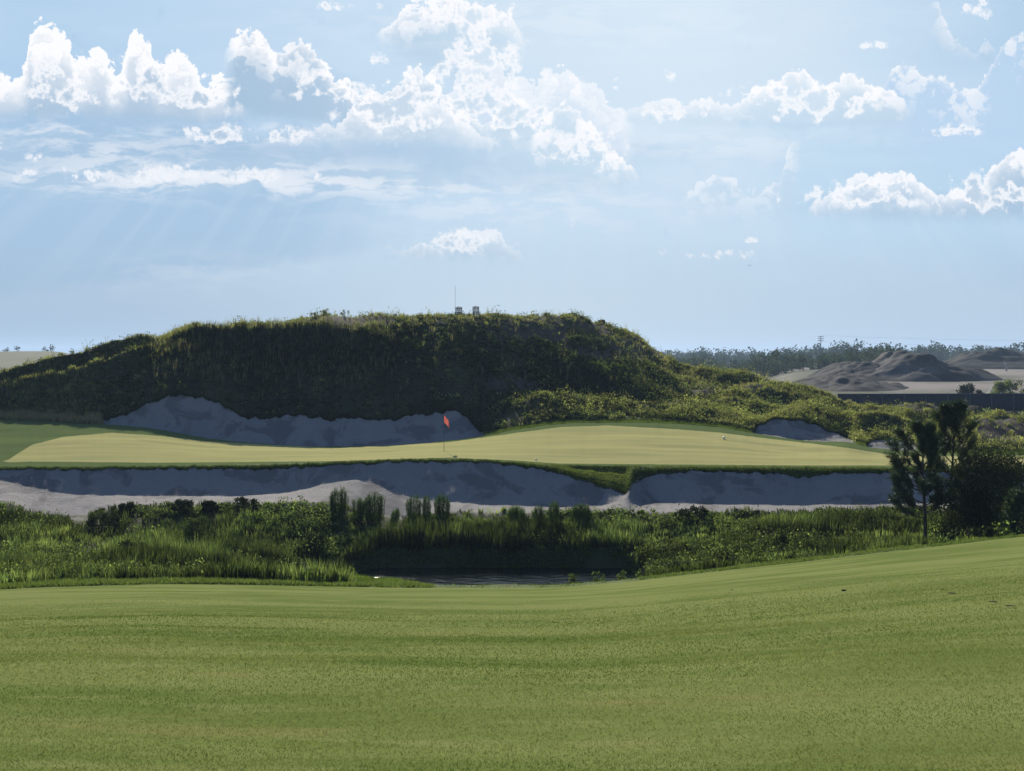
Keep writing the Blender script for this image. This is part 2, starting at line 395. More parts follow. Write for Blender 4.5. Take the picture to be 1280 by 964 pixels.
# green
P = add_zone('putting_green', [(60, E6Y, zof(E6p, E6Y), E7Y, zof(E7p, E7Y), lambda t: .85 * t + .15 * t * t)])
t = np.linspace(0, 1, 61)[:, None]; e = np.sin(np.pi * t)
P[..., 2] += e * (.20 * fbm(P[..., 0] * .10, P[..., 1] * .2, 51, 3)) + .20 * e * sm(690, 800, PX) * (1 - sm(900, 980, PX)) * t
P[..., 2] += e * .12 * np.exp(-((PX - 100) / 90.) ** 2)
pyv = HOR + F * (HC - P[..., 2]) / P[..., 1]
# fringe mask: distance from the edge of the putting surface in pixels
gt = np.interp(PX, [-100, 10, 40, 80, 140, 200, 260, 420, 560, 640, 700, 760, 850, 900, 940, 1000, 1060, 1120], [600, 575, 556, 546, 541, 545, 552, 560, 553, 542, 534, 532, 537, 541, 546, 553, 560, 570])
gb = np.interp(PX, [-100, 10, 40, 200, 420, 560, 640, 700, 1000, 1130], [560, 578, 577, 578.5, 576.5, 572, 575.5, 579.5, 581.8, 582])
fd = np.maximum((gt - pyv) / 1.2, (pyv - gb) / 1.0)
fr_green = np.clip(.5 + fd / 3.0, 0, 1)

# sand behind the green / rough elsewhere
EfY = E7Y + np.where(in_b1, (EDY - E7Y) * .33, .6); Efz = zof(E7p, E7Y) - np.where(inb, .35, .02)
Efz = np.where(in_b2 | in_b3, zof(E7p, E7Y) - .12, Efz)
EfY = np.where(in_b2, E7Y + 2.2, EfY)
P = add_zone('back', [(5, E7Y, zof(E7p, E7Y), EfY, Efz), (18, EfY, Efz, EDY, zof(EDp, EDY), lambda t: t ** 1.15)])
e = sm(0, .6, P[..., 1] - E7Y) * sm(0, .5, EDY - P[..., 1])
P[..., 2] += e * (.10 * fbm(P[..., 0] * .8, P[..., 1], 61, 4) + .05 * fbm(P[..., 0] * 3, P[..., 1] * 3, 63, 3)) * np.where(inb, 1, .4)
# hill
P = add_zone('hill', [(8, EDY, zof(EDp, EDY), E8Y, E8z), (8, E8Y, E8z, E9Y, E9z), (16, E9Y, E9z, E10Y, E10z, lambda t: t), (16, E10Y, E10z, SaY, Saz),
                      (8, SaY, Saz, SY, Sz, lambda t: 1 - (1 - t) ** 1.6), (8, SY, Sz, SY + 8, Sz - 1.0, lambda t: t * t), (10, SY + 8, Sz - 1.0, SY + 26, np.minimum(Sz - 1.2, 1.2 - 0 * Sz))])
HX = P[..., 0]; HY = P[..., 1]
hp = np.broadcast_to(PX, HX.shape)
# soften the row kinks
Zs = P[..., 2].copy()
for _ in range(2):
    Z2 = Zs.copy(); Z2[1:-1] = .25 * Zs[:-2] + .5 * Zs[1:-1] + .25 * Zs[2:]; Zs = Z2
keep = sm(0, 1.2, HY - EDY)
P[..., 2] = P[..., 2] * (1 - keep) + Zs * keep
e = sm(0, 2.5, HY - EDY)
lump = fbm(HX * .22, HY * .3, 71, 4)
P[..., 2] += e * (.20 + .85 * low + .45 * sm(700, 840, hp) + .2 * (1 - sm(60, 200, hp))) * lump
P[..., 2] += e * .07 * fbm(HX * .9, HY * .9, 73, 3)
# diagonal ribs of the left shoulder
for (a0, b0, a1, b1, amp, wd) in ((-20, .60, 190, .84, 1.15, .05), (20, .34, 190, .60, 1.0, .05), (-20, .18, 130, .30, .6, .045), (235, .74, 470, .60, .9, .04)):
    tH = (HY - EDY) / (SY - EDY)
    line = b0 + (hp - a0) / (a1 - a0) * (b1 - b0)
    P[..., 2] += e * amp * np.exp(-((tH - line) / wd) ** 2) * sm(a0 - 60, a0 + 20, hp) * (1 - sm(a1 - 30, a1 + 30, hp))
HILL = P
# far country
last = zones['hill'][-1]
LY = last[:, 1]; LZ = last[:, 2]
bands = [(6, LY, LZ, PX * 0 + 165, PX * 0 - 2.0, ss)]
ys = [165]
while ys[-1] < 5600: ys.append(ys[-1] * 1.045)
rowsF = [np.stack([last[:, 0], LY, LZ], -1)]
for t in np.linspace(0, 1, 10)[1:-1]:
    Y = LY + (165 - LY) * t; Z = LZ + (-2.0 - LZ) * ss(t); rowsF.append(np.stack([(PX - CX) / F * Y, Y, Z], -1))
for y in ys:
    Y = PX * 0 + y; xx = (PX - CX) / F * Y
    Z = -2.0 + LEFTFAR * 9.6 * ss(min(max((y - 230) / 400, 0), 1)) + .5 * fbm(xx * .02, Y * .02, 81, 3) * sm(165, 220, Y)
    Z = Z + sm(930, 1010, PX) * ss(min(max((y - 212) / 190, 0), 1)) * 3.1
    rowsF.append(np.stack([xx, Y, Z], -1))
zones['far'] = np.array(rowsF)

# ground query
order = ['fairway', 'marsh', 'front_bunker', 'green_bank', 'putting_green', 'back', 'hill', 'far']
ALLY = np.concatenate([zones[k][..., 1] for k in order]); ALLZ = np.concatenate([zones[k][..., 2] for k in order])
ALLX = np.concatenate([zones[k][..., 0] for k in order])
def gz(px, Y):
    c = np.searchsorted(PX, px); c = min(max(c, 1), NC - 1); f = (px - PX[c - 1]) / (PX[c] - PX[c - 1])
    return float(np.interp(Y, ALLY[:, c - 1], ALLZ[:, c - 1]) * (1 - f) + np.interp(Y, ALLY[:, c], ALLZ[:, c]) * f)
def on(px, Y, dz=0): return Vector(((px - CX) / F * Y, Y, gz(px, Y) + dz))
def find_Y(px, py, Y0, Y1):                 # first depth at which the ground shows at that height
    for Y in np.linspace(Y0, Y1, 500):
        if HOR + F * (HC - gz(px, Y)) / Y <= py: return float(Y)
    return float(Y1)

# ------------------------------------------------------------------ setting objects
SOILP = ((768, 440, 56, 18, .75), (690, 414, 85, 14, .8), (438, 403, 42, 7, 1.), (890, 488, 50, 10, .7), (1190, 511, 70, 6, .9), (1255, 538, 36, 16, 1.3), (640, 480, 40, 10, .5), (980, 478, 20, 8, .5))
def soilpatch(cp, cy, C0, C1):
    v = 0 * cp
    for a, b, c, d, k in SOILP: v = np.maximum(v, k * np.exp(-(((cp - a) / c) ** 2 + ((cy - b) / d) ** 2) ** 1.5))
    return np.clip(v * 1.25 + .7 * fbm(C0 * .7, C1 * .7, 150, 3) * (v > .12), 0, 1)
def lerp3(a, b, t): return np.array(a)[None, None, :] * (1 - t[..., None]) + np.array(b)[None, None, :] * t[..., None]
o = link('fairway', grid_mesh('fairway', zones['fairway']), M['fairway']); tag(o, kind='structure')
P = zones['marsh']; t = np.clip(.5 + fbm(P[..., 0] * .3, P[..., 1] * .4, 91, 4) * 1.2, 0, 1)
c = lerp3((.035, .045, .02), (.075, .088, .04), t)
nearband = (1 - sm(.5, 2.2, P[..., 1] - E1Y))[..., None]
c = c * (1 - nearband) + np.array((.11, .15, .055)) * nearband
sandy = (1 - sm(.05, .5 + .5 * fbm(P[..., 0] * .8, P[..., 1] * .8, 93, 3), E3Y - P[..., 1]))
sandy = np.maximum(sandy, (1 - sm(1.0, 3.4, E3Y - P[..., 1])) * (sm(20, 45, pxs) * (1 - sm(95, 125, pxs))) * np.clip(.6 + 1.5 * fbm(P[..., 0] * .9, P[..., 1] * 1.1, 94, 4), 0, 1))[..., None]
c = c * (1 - sandy) + np.array((.28, .26, .24)) * sandy
o = link('marsh_ground', grid_mesh('marsh_ground', P, c), M['ground']); tag(o, kind='structure')
o = link('front_bunker_sand', grid_mesh('front_bunker_sand', zones['front_bunker']), M['sand']); tag(o, kind='structure')
P = zones['green_bank']; o = link('green_bank_turf', grid_mesh('green_bank_turf', P, lerp3((.05, .075, .02), (.10, .14, .035), np.clip(.5 + fbm(P[..., 0], P[..., 1] * 2, 95, 3), 0, 1))), M['ground']); tag(o, kind='structure')
o = link('putting_green', grid_mesh('putting_green', zones['putting_green'], attrs={'fringe': fr_green}), M['green']); tag(o, kind='structure')
def cols_range(mask):
    i = np.where(mask)[0]; return i[0], i[-1]
P = zones['back']
a, b = cols_range(in_b1); c2, d2 = cols_range(in_b2); e3, f3 = cols_range(in_b3)
for (i0, i1, nm, mt) in ((0, a, 'rough_ground', 0), (a, b, 'back_bunker_sand', 1), (b, c2, 'rough_ground', 0), (c2, d2, 'side_bunker_sand', 1), (d2, e3, 'rough_ground', 0), (e3, f3, 'side_bunker_sand', 1), (f3, NC - 1, 'rough_ground', 0)):
    Q = P[:, i0:i1 + 1]
    tt_ = np.clip(.5 + fbm(Q[..., 0] * .4, Q[..., 1] * .4, 97, 3), 0, 1)
    o = link(nm, grid_mesh(nm, Q, None if mt else lerp3((.06, .09, .025), (.11, .14, .045), tt_)), M['sand'] if mt else M['ground']); tag(o, kind='structure')
P = zones['hill']; t = np.clip(.5 + fbm(P[..., 0] * .35, P[..., 1] * .35, 99, 4) * 1.3, 0, 1)
c = lerp3((.030, .040, .022), (.055, .066, .034), t)
soil = (np.clip(fbm(HX * .25, HY * .35, 101, 4) * 3 - .2, 0, 1) * (.35 + .65 * sm(720, 800, hp) * (1 - sm(860, 900, hp))))
hcy = HOR + F * (HC - HILL[..., 2]) / HILL[..., 1]
soil = np.maximum(soil * .4, soilpatch(hp, hcy, HX, HY))[..., None]
c = c * (1 - soil) + np.array((.090, .078, .070)) * soil
o = link('hill', grid_mesh('hill', P, c), M['ground']); tag(o, kind='structure')
P = zones['far']; fp = CX + F * P[..., 0] / P[..., 1]
t = np.clip(.5 + fbm(P[..., 0] * .02, P[..., 1] * .02, 103, 4) * 1.2, 0, 1)
c = lerp3((.07, .09, .045), (.12, .13, .075), t)
sand = sm(955, 985, fp) * sm(200, 235, P[..., 1]) * (1 - sm(560, 700, P[..., 1])) * np.clip(.70 + 1.0 * fbm(P[..., 0] * .05, P[..., 1] * .03, 105, 4), 0, 1)
sand = np.maximum(sand, (1 - sm(90, 150, fp)) * sm(190, 230, P[..., 1]) * (1 - sm(330, 400, P[..., 1])) * .5)[..., None]
sand = sand * (1 - (sm(960, 1000, fp) * (1 - sm(1095, 1130, fp)) * (1 - sm(440, 500, P[..., 1])))[..., None] * .8)
c = c * (1 - sand) + np.array((.29, .255, .24)) * sand
o = link('far_ground', grid_mesh('far_ground', P, c), M['ground']); tag(o, kind='structure')
# pond water
xs = np.linspace(-13, 8, 40); yv = np.linspace(55, 69, 30); gx, gy = np.meshgrid(xs, yv)
o = link('pond_water', grid_mesh('pond_water', np.stack([gx, gy, gx * 0 + WATER_Z], -1)), M['water']); tag(o, kind='structure')

# ------------------------------------------------------------------ vegetation builders
def scatter(zone, n, dens, prange=(-120, 1400), Yr=None):
    P = zones[zone]
    cc = np.where((PX >= prange[0]) & (PX <= prange[1]))[0]; P = P[:, cc[0]:cc[-1] + 1]
    A = np.linalg.norm(np.cross(P[1:, :-1] - P[:-1, :-1], P[:-1, 1:] - P[:-1, :-1]), axis=-1)
    C = .25 * (P[1:, 1:] + P[:-1, :-1] + P[1:, :-1] + P[:-1, 1:])
    cp = CX + F * C[..., 0] / np.maximum(C[..., 1], 3); cy = HOR + F * (HC - C[..., 2]) / np.maximum(C[..., 1], 3)
    w = A * np.clip(dens(cp, C[..., 1], cy, C), 0, None)
    w = w.ravel(); cum = np.cumsum(w); k = np.searchsorted(cum, rng.random(n) * cum[-1]); k = np.clip(k, 0, len(w) - 1)
    r, q = np.divmod(k, P.shape[1] - 1); u = rng.random(n)[:, None]; v = rng.random(n)[:, None]
    return (P[r, q] * (1 - u) * (1 - v) + P[r, q + 1] * u * (1 - v) + P[r + 1, q] * (1 - u) * v + P[r + 1, q + 1] * u * v)
def blades(B, H, Wd, lean, col, az=None, curl=.35, tipcol=None):
    """B (n,3) roots, H heights, Wd widths, lean (n,2) horizontal offset of the tip, col (n,3)"""
    n = len(B); az = rng.random(n) * math.pi if az is None else az
    s = np.stack([np.cos(az), np.sin(az), az * 0], -1) * (Wd[:, None] * .5)
    up = np.zeros((n, 3)); up[:, 2] = H
    L = np.zeros((n, 3)); L[:, :2] = lean
    m = B + up * .55 + L * curl; tp = B + up + L
    V = np.stack([B - s * .8, B + s * .8, m - s, m + s, tp], 1)
    i = np.arange(n)[:, None] * 5
    loops = np.concatenate([i + np.array([[0, 1, 3, 2]]), i + np.array([[2, 3, 4]])], 1).ravel()
    st = np.stack([np.arange(n) * 7, np.arange(n) * 7 + 4], 1).ravel(); to = np.tile([4, 3], n)
    c = np.repeat(col[:, None, :], 5, 1)
    if tipcol is not None: c[:, 4] = tipcol; c[:, 2:4] = .5 * (c[:, 2:4] + tipcol[:, None])
    return V.reshape(-1, 3), loops, st, to, c.reshape(-1, 3)
def leaves(Pn, L, Wd, col, updir=.3, dirs=None):
    n = len(Pn)
    d = rng.normal(size=(n, 3)) if dirs is None else dirs; d[:, 2] += updir; d /= np.linalg.norm(d, axis=1)[:, None] + 1e-9
    q = rng.normal(size=(n, 3)); s = np.cross(d, q); s /= np.linalg.norm(s, axis=1)[:, None] + 1e-9
    a = Pn; b = Pn + d * L[:, None] * .5 + s * Wd[:, None] * .5; c = Pn + d * L[:, None]; e = Pn + d * L[:, None] * .5 - s * Wd[:, None] * .5
    V = np.stack([a, b, c, e], 1).reshape(-1, 3); loops = np.arange(n * 4); st = np.arange(n) * 4; to = np.full(n, 4)
    return V, loops, st, to, np.repeat(col, 4, 0)
def merge(parts):
    V = []; Lp = []; S = []; T = []; C = []; vo = lo = 0
    for v, l, s, t, c in parts:
        V.append(v); Lp.append(l + vo); S.append(s + lo); T.append(t); C.append(c); vo += len(v); lo += len(l)
    return [np.concatenate(a) for a in (V, Lp, S, T, C)]
def foliage(name, parts, mat, parent=None, loc=None):
    V, l, s, t, c = merge(parts)
    return link(name, mesh_np(name, V, l, s, t, c), mat, parent, loc)
def colmix(n, pal, jit=.18):
    pal = np.array(pal); k = rng.integers(0, len(pal), n); k2 = rng.integers(0, len(pal), n); f = rng.random(n)[:, None]
    c = pal[k] * f + pal[k2] * (1 - f)
    return c * (1 + jit * rng.normal(size=(n, 1))).clip(.4, 1.8)

def tufts(C, per, rad, H, Wd, pal, spread=.35, hj=.3, tone=None, wind=(0, 0), tip=None):
    n = len(C); k = n * per
    idx = np.repeat(np.arange(n), per)
    a = rng.random(k) * 2 * math.pi; r = np.sqrt(rng.random(k)) * np.asarray(rad)[idx if np.ndim(rad) else slice(None)] if np.ndim(rad) else np.sqrt(rng.random(k)) * rad
    off = np.stack([np.cos(a) * r, np.sin(a) * r, a * 0], -1)
    h = (np.asarray(H)[idx] if np.ndim(H) else H) * (1 - hj * rng.random(k))
    le = np.stack([np.cos(a), np.sin(a)], -1) * (h * spread * rng.random(k))[:, None] + np.array(wind) * h[:, None] + rng.normal(size=(k, 2)) * h[:, None] * .08
    base = colmix(n, pal, .12)[idx] * (1 + .15 * rng.normal(size=(k, 1))).clip(.5, 1.6)
    if tone is not None: base = base * tone[idx][:, None]
    tc = None
    if tip is not None: tc = base * .4 + np.array(tip) * .6
    return blades(C[idx] + off - np.array([0, 0, .03]), h, (np.asarray(Wd)[idx] if np.ndim(Wd) else Wd + 0 * h) * (.6 + .8 * rng.random(k)), le, base, tipcol=tc)
def clumpleaf(C, per, rad, L, Wd, pal, flat=.6, up=.3, tone=None):
    n = len(C); idx = np.repeat(np.arange(n), per); k = n * per
    d = rng.normal(size=(k, 3)); d /= np.linalg.norm(d, axis=1)[:, None]; d *= (rng.random(k) ** .4)[:, None]
    rr = (np.asarray(rad)[idx] if np.ndim(rad) else np.full(k, rad))[:, None]
    d = d * rr; d[:, 2] = np.abs(d[:, 2]) * flat
    c = colmix(n, pal, .12)[idx] * (1 + .18 * rng.normal(size=(k, 1))).clip(.5, 1.7)
    if tone is not None: c = c * tone[idx][:, None]
    return leaves(C[idx] + d, L * (.6 + .8 * rng.random(k)), Wd * (.6 + .8 * rng.random(k)), c, up)

GREEN = [(.070, .098, .040), (.095, .125, .050), (.12, .145, .060), (.045, .066, .030)]
YEL = [(.20, .21, .09), (.25, .245, .12), (.165, .19, .075)]
DARK = [(.024, .036, .018), (.038, .052, .024), (.028, .036, .020)]
STRAW = [(.34, .29, .21), (.40, .35, .27), (.26, .22, .15)]

# mown blades on the near fairway
def d_near(cp, Y, cy, C): return (Y > 4.6) * (1 - sm(16, 34, Y)) * ( (cp > -500) & (cp < 1780)) * (7.0 / np.maximum(Y, 5)) ** 2.0
B = scatter('fairway', 420000, d_near, (-3500, 5000))
dY = B[:, 1]; sc = np.clip(dY / 9, .8, 2.6)
big = fbm(B[:, 0] * .35, B[:, 1] * .9, 7, 4); tn = np.clip(.5 + big * 2.4, 0, 1)[:, None]
col = (np.array((.140, .195, .052)) * (1 - tn) + np.array((.24, .262, .092)) * tn) * (1.06 + .15 * rng.normal(size=(len(B), 1))).clip(.5, 1.8)
hh = .011 * (.6 + .8 * rng.random(len(B))) * np.sqrt(sc) * (1 - .6 * sm(16, 34, dY))
bl = blades(B - np.array([0, 0, .002]), hh, 0.0034 * sc * (.7 + .6 * rng.random(len(B))), rng.normal(size=(len(B), 2)) * (hh * 1.0)[:, None], col)
o = foliage('fairway_grass', [bl], M['mown']); tag(o, 'short mown green fairway grass across the foreground', 'grass', kind='stuff')

# rough strip at the fairway's far edge
def d_strip(cp, Y, cy, C):
    e = np.interp(cp, PX, E1Y); return ((Y > e - .1) & (Y < e + 2.2)) * (1.0 - .7 * ((Y - e) / 2.2)) * (1 + .5 * fbm(C[..., 0] * .5, Y, 111, 3)) * np.where(cp < 540, 1.4, np.where(cp > 800, 1, .12))
B = scatter('marsh', 9000, d_strip)
ht = np.where(CX + F * B[:, 0] / B[:, 1] < 520, .15, .09) * (.6 + .8 * rng.random(len(B)))
strip = tufts(B, 7, .12, ht, .018, [(.085, .125, .045), (.11, .145, .05), (.13, .155, .06)], .5)
o = foliage('rough_edge_grass', [strip], M['leaf']); tag(o, 'strip of bright longer grass along the far edge of the fairway', 'grass', kind='stuff')

# marsh cover
ponds = lambda x, Y: 0
def pondm(cp, Y):
    far = np.interp(cp, [330, 360, 440, 470, 600, 780, 800, 815], [63.2, 64.2, 64.6, 66.2, 66.4, 66.2, 64.6, 62]); near = np.interp(cp, [330, 350, 400, 450, 500, 540, 800, 815], [63.0, 62.6, 61.9, 61.6, 60.3, 57.5, 57.5, 60])
    return (Y < far - .0) & (Y > near + .0) & (cp > 335) & (cp < 812)
def clearw(cp, Y): return ((cp > 440) & (cp < 800) & (Y < 62.5)) | ((cp > 500) & (cp < 800) & (Y < 66))
def d_reed(cp, Y, cy, C):
    e = np.interp(cp, PX, E1Y)
    d = (Y > e + 1.8) & ~pondm(cp, Y) & (Y < 71.85) & ~clearw(cp, Y)
    d = d & ~((Y > 68.3) & (cp > 478) & (cp < 506)) & ~((Y > 69.2) & (cp > 28) & (cp < 112) & (fbm(C[..., 0] * .8, Y * .9, 140, 2) < .18)) & ~((Y > 69.8) & (cp > 480) & (cp < 505))
    return d * np.clip(.75 + 1.1 * fbm(C[..., 0] * .25, Y * .35, 121, 3), .05, 2)
B = scatter('marsh', 17000, d_reed)
bp = CX + F * B[:, 0] / B[:, 1]; bY = B[:, 1]
nn = fbm(B[:, 0] * .22, bY * .3, 123, 3)
H = .30 + .60 * np.clip(nn * 1.6 + .3, 0, 1) + .40 * rng.random(len(B)) ** 2
H *= np.where(bY > 69.6, .45, 1)
mid = sm(440, 500, bp) * (1 - sm(780, 830, bp)) * (bY > 65)
H = H * (1 + .55 * mid * (bY < 69.5)); H *= np.where((bp > 800) & (bp < 900) & (bY > 60), .55, 1)
H *= np.where((bp < 130) & (bY > 58), .7, 1)
H *= np.where((bp > 395) & (bp < 575) & (bY > 67.2), .55, 1)
H *= np.where((bY < 60) & (bp > 560), .62, 1)
capp = np.interp(bp, [0, 780, 850, 1000, 1150, 1300], [0, 0, .5, .7, .55, .5]); H = np.where((bp > 790) & (bY < 57), np.minimum(H, capp + .25 * rng.random(len(B))), H)
ysel = np.clip(.5 + 2.2 * fbm(B[:, 0] * .18, bY * .28, 125, 3) + .5 * ((bp < 140) & (bY < 64)) + .45 * ((bp > 800) & (bp < 920)), 0, 1)
tone = (.45 + .9 * ysel) * (1 + .35 * rng.normal(size=len(B))).clip(.35, 2) * (1 + .9 * fbm(B[:, 0] * .8, bY * 1.2, 126, 3)).clip(.3, 2)
grp = ysel + .2 * rng.normal(size=len(B)) > .8
p1 = tufts(B[~grp], 11, .15, H[~grp], .034, GREEN, .3, tone=tone[~grp])
p2 = tufts(B[grp], 11, .15, H[grp] * .9, .032, YEL[2:] + GREEN, .35, tone=tone[grp] * .9)
o = foliage('marsh_reeds', [p1, p2], M['leaf']); tag(o, 'dense green reeds and marsh grass round the pond', 'reeds', kind='stuff')
# leafy undergrowth
B = scatter('marsh', 4300, lambda cp, Y, cy, C: d_reed(cp, Y, cy, C) * np.clip(.2 + 1.8 * fbm(C[..., 0] * .35, Y * .5, 127, 3), 0, 2))
pl = clumpleaf(B + np.array([0, 0, .05]), 30, (.20 + .65 * rng.random(len(B)) ** 3) * np.where(B[:, 1] > 70.2, .5, 1), .12, .07, GREEN + GREEN + DARK[1:2] + [(.13, .155, .065)], 1.1, tone=(1 + .5 * rng.normal(size=len(B))).clip(.3, 2.2))
o = foliage('marsh_undergrowth', [pl], M['leaf']); tag(o, 'low leafy weeds filling the marsh below the bunker', 'undergrowth', kind='stuff')
# low spit of bright grass on the far shore and on the left shore
def d_spit(cp, Y, cy, C):
    far = np.interp(cp, [330, 440, 470, 600, 780, 815], [64.2, 64.6, 66.2, 66.4, 66.2, 62])
    near = np.interp(cp, [380, 400, 450, 500, 540], [61.9, 61.9, 61.6, 60.3, 57.5])
    return ((Y > far - .25) & (Y < far + .55) & (cp > 340) & (cp < 800)) * 1.0 + ((Y < near + .2) & (Y > near - 2.0) & (cp > 360) & (cp < 530)) * 1.6
B = scatter('marsh', 2600, d_spit)
B[:, 2] = np.maximum(B[:, 2], WATER_Z)
sp = tufts(B, 10, .14, .10 + .12 * rng.random(len(B)), .02, [(.10, .15, .035), (.13, .17, .04), (.08, .12, .03)], .6)
o = foliage('shore_grass', [sp], M['leaf']); tag(o, 'low bright green grass along the pond shoreline', 'grass', kind='stuff')

# lip grass of the bunkers
def lip_line(Yc, pc, lo, hi, step, dz=0):
    p = np.arange(lo, hi, step) + rng.random(len(np.arange(lo, hi, step))) * step
    Y = np.interp(p, PX, Yc); z = np.interp(p, PX, zof(pc, Yc)); return np.stack([(p - CX) / F * Y, Y, z + dz], -1)
parts = []
B = lip_line(E5Y + .08, E5p, -90, 1370, .35, .0); B[:, 1] += rng.random(len(B)) * .35; B[:, 2] = [gz(CX + F * b[0] / b[1], b[1]) for b in B]
parts.append(tufts(B, 9, .07, .10 + .10 * rng.random(len(B)), .014, [(.05, .075, .02), (.06, .09, .025), (.04, .06, .02)], .7, wind=(0, 0)))
# overhanging fringe
Bh = lip_line(E5Y, E5p, -90, 1370, .5, .02)
k = len(Bh) * 6; ii = np.repeat(np.arange(len(Bh)), 6)
hb = Bh[ii] + rng.normal(size=(k, 3)) * np.array([.06, .02, .01])
parts.append(blades(hb, -.06 - .12 * rng.random(k), np.full(k, .014), np.stack([rng.normal(size=k) * .03, -.05 - .08 * rng.random(k)], -1), colmix(k, DARK)))
o = foliage('bank_grass', parts, M['leaf']); tag(o, 'shaggy grass lip overhanging the front bunker', 'grass', kind='stuff')
# the grass tongue
B = scatter('green_bank', 5200, lambda cp, Y, cy, C: ((cp > 640) & (cp < 1180)) * (1.0 + 2.5 * ((cp > 690) & (cp < 786))), (630, 1190))
o = foliage('bank_turf_tongue', [tufts(B, 8, .08, .07 + .06 * rng.random(len(B)), .014, [(.12, .15, .055), (.10, .13, .045), (.15, .17, .07)], .5)], M['leaf']); tag(o, 'grass tongue and bank between the two front bunkers', 'grass', kind='stuff')
# debris on the front sand
# hill grass
def d_hill(cp, Y, cy, C):
    return (1 - .93 * soilpatch(cp, cy, C[..., 0], C[..., 1])) * np.clip(.7 + .9 * fbm(C[..., 0] * .3, Y * .4, 131, 3), .1, 2) * (Y < np.interp(cp, PX, SY) + 1.5)
B = scatter('hill', 30000, d_hill)
bp = CX + F * B[:, 0] / B[:, 1]; e = np.interp(bp, PX, EDY); s_ = np.interp(bp, PX, SY); th = (B[:, 1] - e) / (s_ - e)
tall = sm(.40, .55, th) * (1 - sm(470, 540, bp)) * sm(150, 220, bp)
H = .16 + .34 * tall + .10 * rng.random(len(B)) + .22 * (1 - sm(60, 160, bp)) + .12 * sm(620, 700, bp)
yel = np.clip(sm(.66, .82, th) * .95 + sm(850, 930, bp) * .8 + .95 * (1 - sm(90, 220, bp)) + .35 * sm(610, 660, bp) * (1 - sm(.15, .45, th)), 0, 1)  # yellow grass; paler tint also stands in for sun on crest and left shoulder
H = np.where((th > .80) & (bp > 250) & (bp < 830), .10 + .30 * rng.random(len(B)) ** 2.5, H)
smooth_ = (th < .38) & (bp > 130) & (bp < 600); H = np.where(smooth_, .10 + .06 * rng.random(len(B)), H)
g = yel + .25 * rng.normal(size=len(B)) > .55
p1 = tufts(B[~g], 10, .15, H[~g], .034, DARK + [(.07, .066, .042)], .35, tone=(1 + .4 * rng.normal(size=(~g).sum())).clip(.3, 2))
p2 = tufts(B[g], 10, .15, H[g], .032, YEL + [(.21, .20, .11)], .35, tip=(.28, .26, .15), tone=(1 + .3 * rng.normal(size=g.sum())).clip(.3, 2))
o = foliage('hill_grass', [p1, p2], M['leaf']); tag(o, 'rough grass covering the big mound behind the green', 'grass', kind='stuff')
B3 = scatter('hill', 2600, lambda cp, Y, cy, C: ((cp > 190) & (cp < 500) & (cy < 482) & (cy > 405)) * 1.0 + .15 * (cy < 500) * (cp < 1050), (-60, 1100))
k3 = len(B3)
o = foliage('dry_grass_stems', [tufts(B3, 5, .12, .55 + .45 * rng.random(k3), .022, [(.16, .15, .10), (.22, .20, .13), (.10, .11, .06)], .25, tip=(.30, .27, .19))], M['leaf']); tag(o, 'pale dry stems standing in the long grass on the mound', 'grass', kind='stuff')
# leafy creepers and weeds on the right flank and spur
def d_weed(cp, Y, cy, C):
    return (1 - .85 * soilpatch(cp, cy, C[..., 0], C[..., 1])) * (sm(600, 640, cp) * np.clip(.25 + 1.7 * fbm(C[..., 0] * .4, Y * .5, 133, 3), 0, 2) + .10 * (cp < 600) + .12 * (cp < 200)) * (Y < np.interp(cp, PX, SY) + 1)
B = scatter('hill', 6500, d_weed)
bp = CX + F * B[:, 0] / B[:, 1]; yl = np.clip(.10 + .35 * sm(720, 770, bp) + .55 * sm(820, 930, bp) + .5 * ((bp > 610) & (bp < 900) & (B[:, 1] < 114)), 0, 1)  # yellow weeds; on the right flank the paler tint stands in for sunlight
g = rng.random(len(B)) < yl
p1 = clumpleaf(B[~g], 32, .20 + .75 * rng.random((~g).sum()) ** 3, .12, .07, DARK + GREEN, 1.0, tone=(1 + .45 * rng.normal(size=(~g).sum())).clip(.3, 2))
p2 = clumpleaf(B[g], 36, .20 + .75 * rng.random(g.sum()) ** 3, .12, .07, YEL + YEL + GREEN[1:3], 1.1, tone=(1 + .4 * rng.normal(size=g.sum())).clip(.35, 2))
o = foliage('hill_weeds', [p1, p2], M['leaf']); tag(o, 'leafy weeds and creepers on the mound and its right shoulder', 'weeds', kind='stuff')
# straw coloured fringe grass at left edge of the green, and ground beyond
B = scatter('back', 2600, lambda cp, Y, cy, C: ((cp < 126)) * 1.0, (-120, 130))
H = .30 + .3 * rng.random(len(B))
o = foliage('straw_grass', [tufts(B, 10, .14, H, .022, STRAW, .4)], M['leaf']); tag(o, 'straw coloured tall grass at the left end of the bunker behind the green', 'grass', kind='stuff')
B = scatter('back', 9000, lambda cp, Y, cy, C: ((cp > 606) & ~((cp > 938) & (cp < 1071)) & ~((cp > 1080) & (cp < 1149))) * 1.0 * (cp < 1400), (600, 1380))
o = foliage('collar_rough', [tufts(B, 8, .12, .08 + .08 * rng.random(len(B)), .02, [(.10, .14, .04), (.12, .155, .05), (.08, .11, .03)], .5)], M['leaf']); tag(o, 'short rough between the green and the spur of the mound', 'grass', kind='stuff')
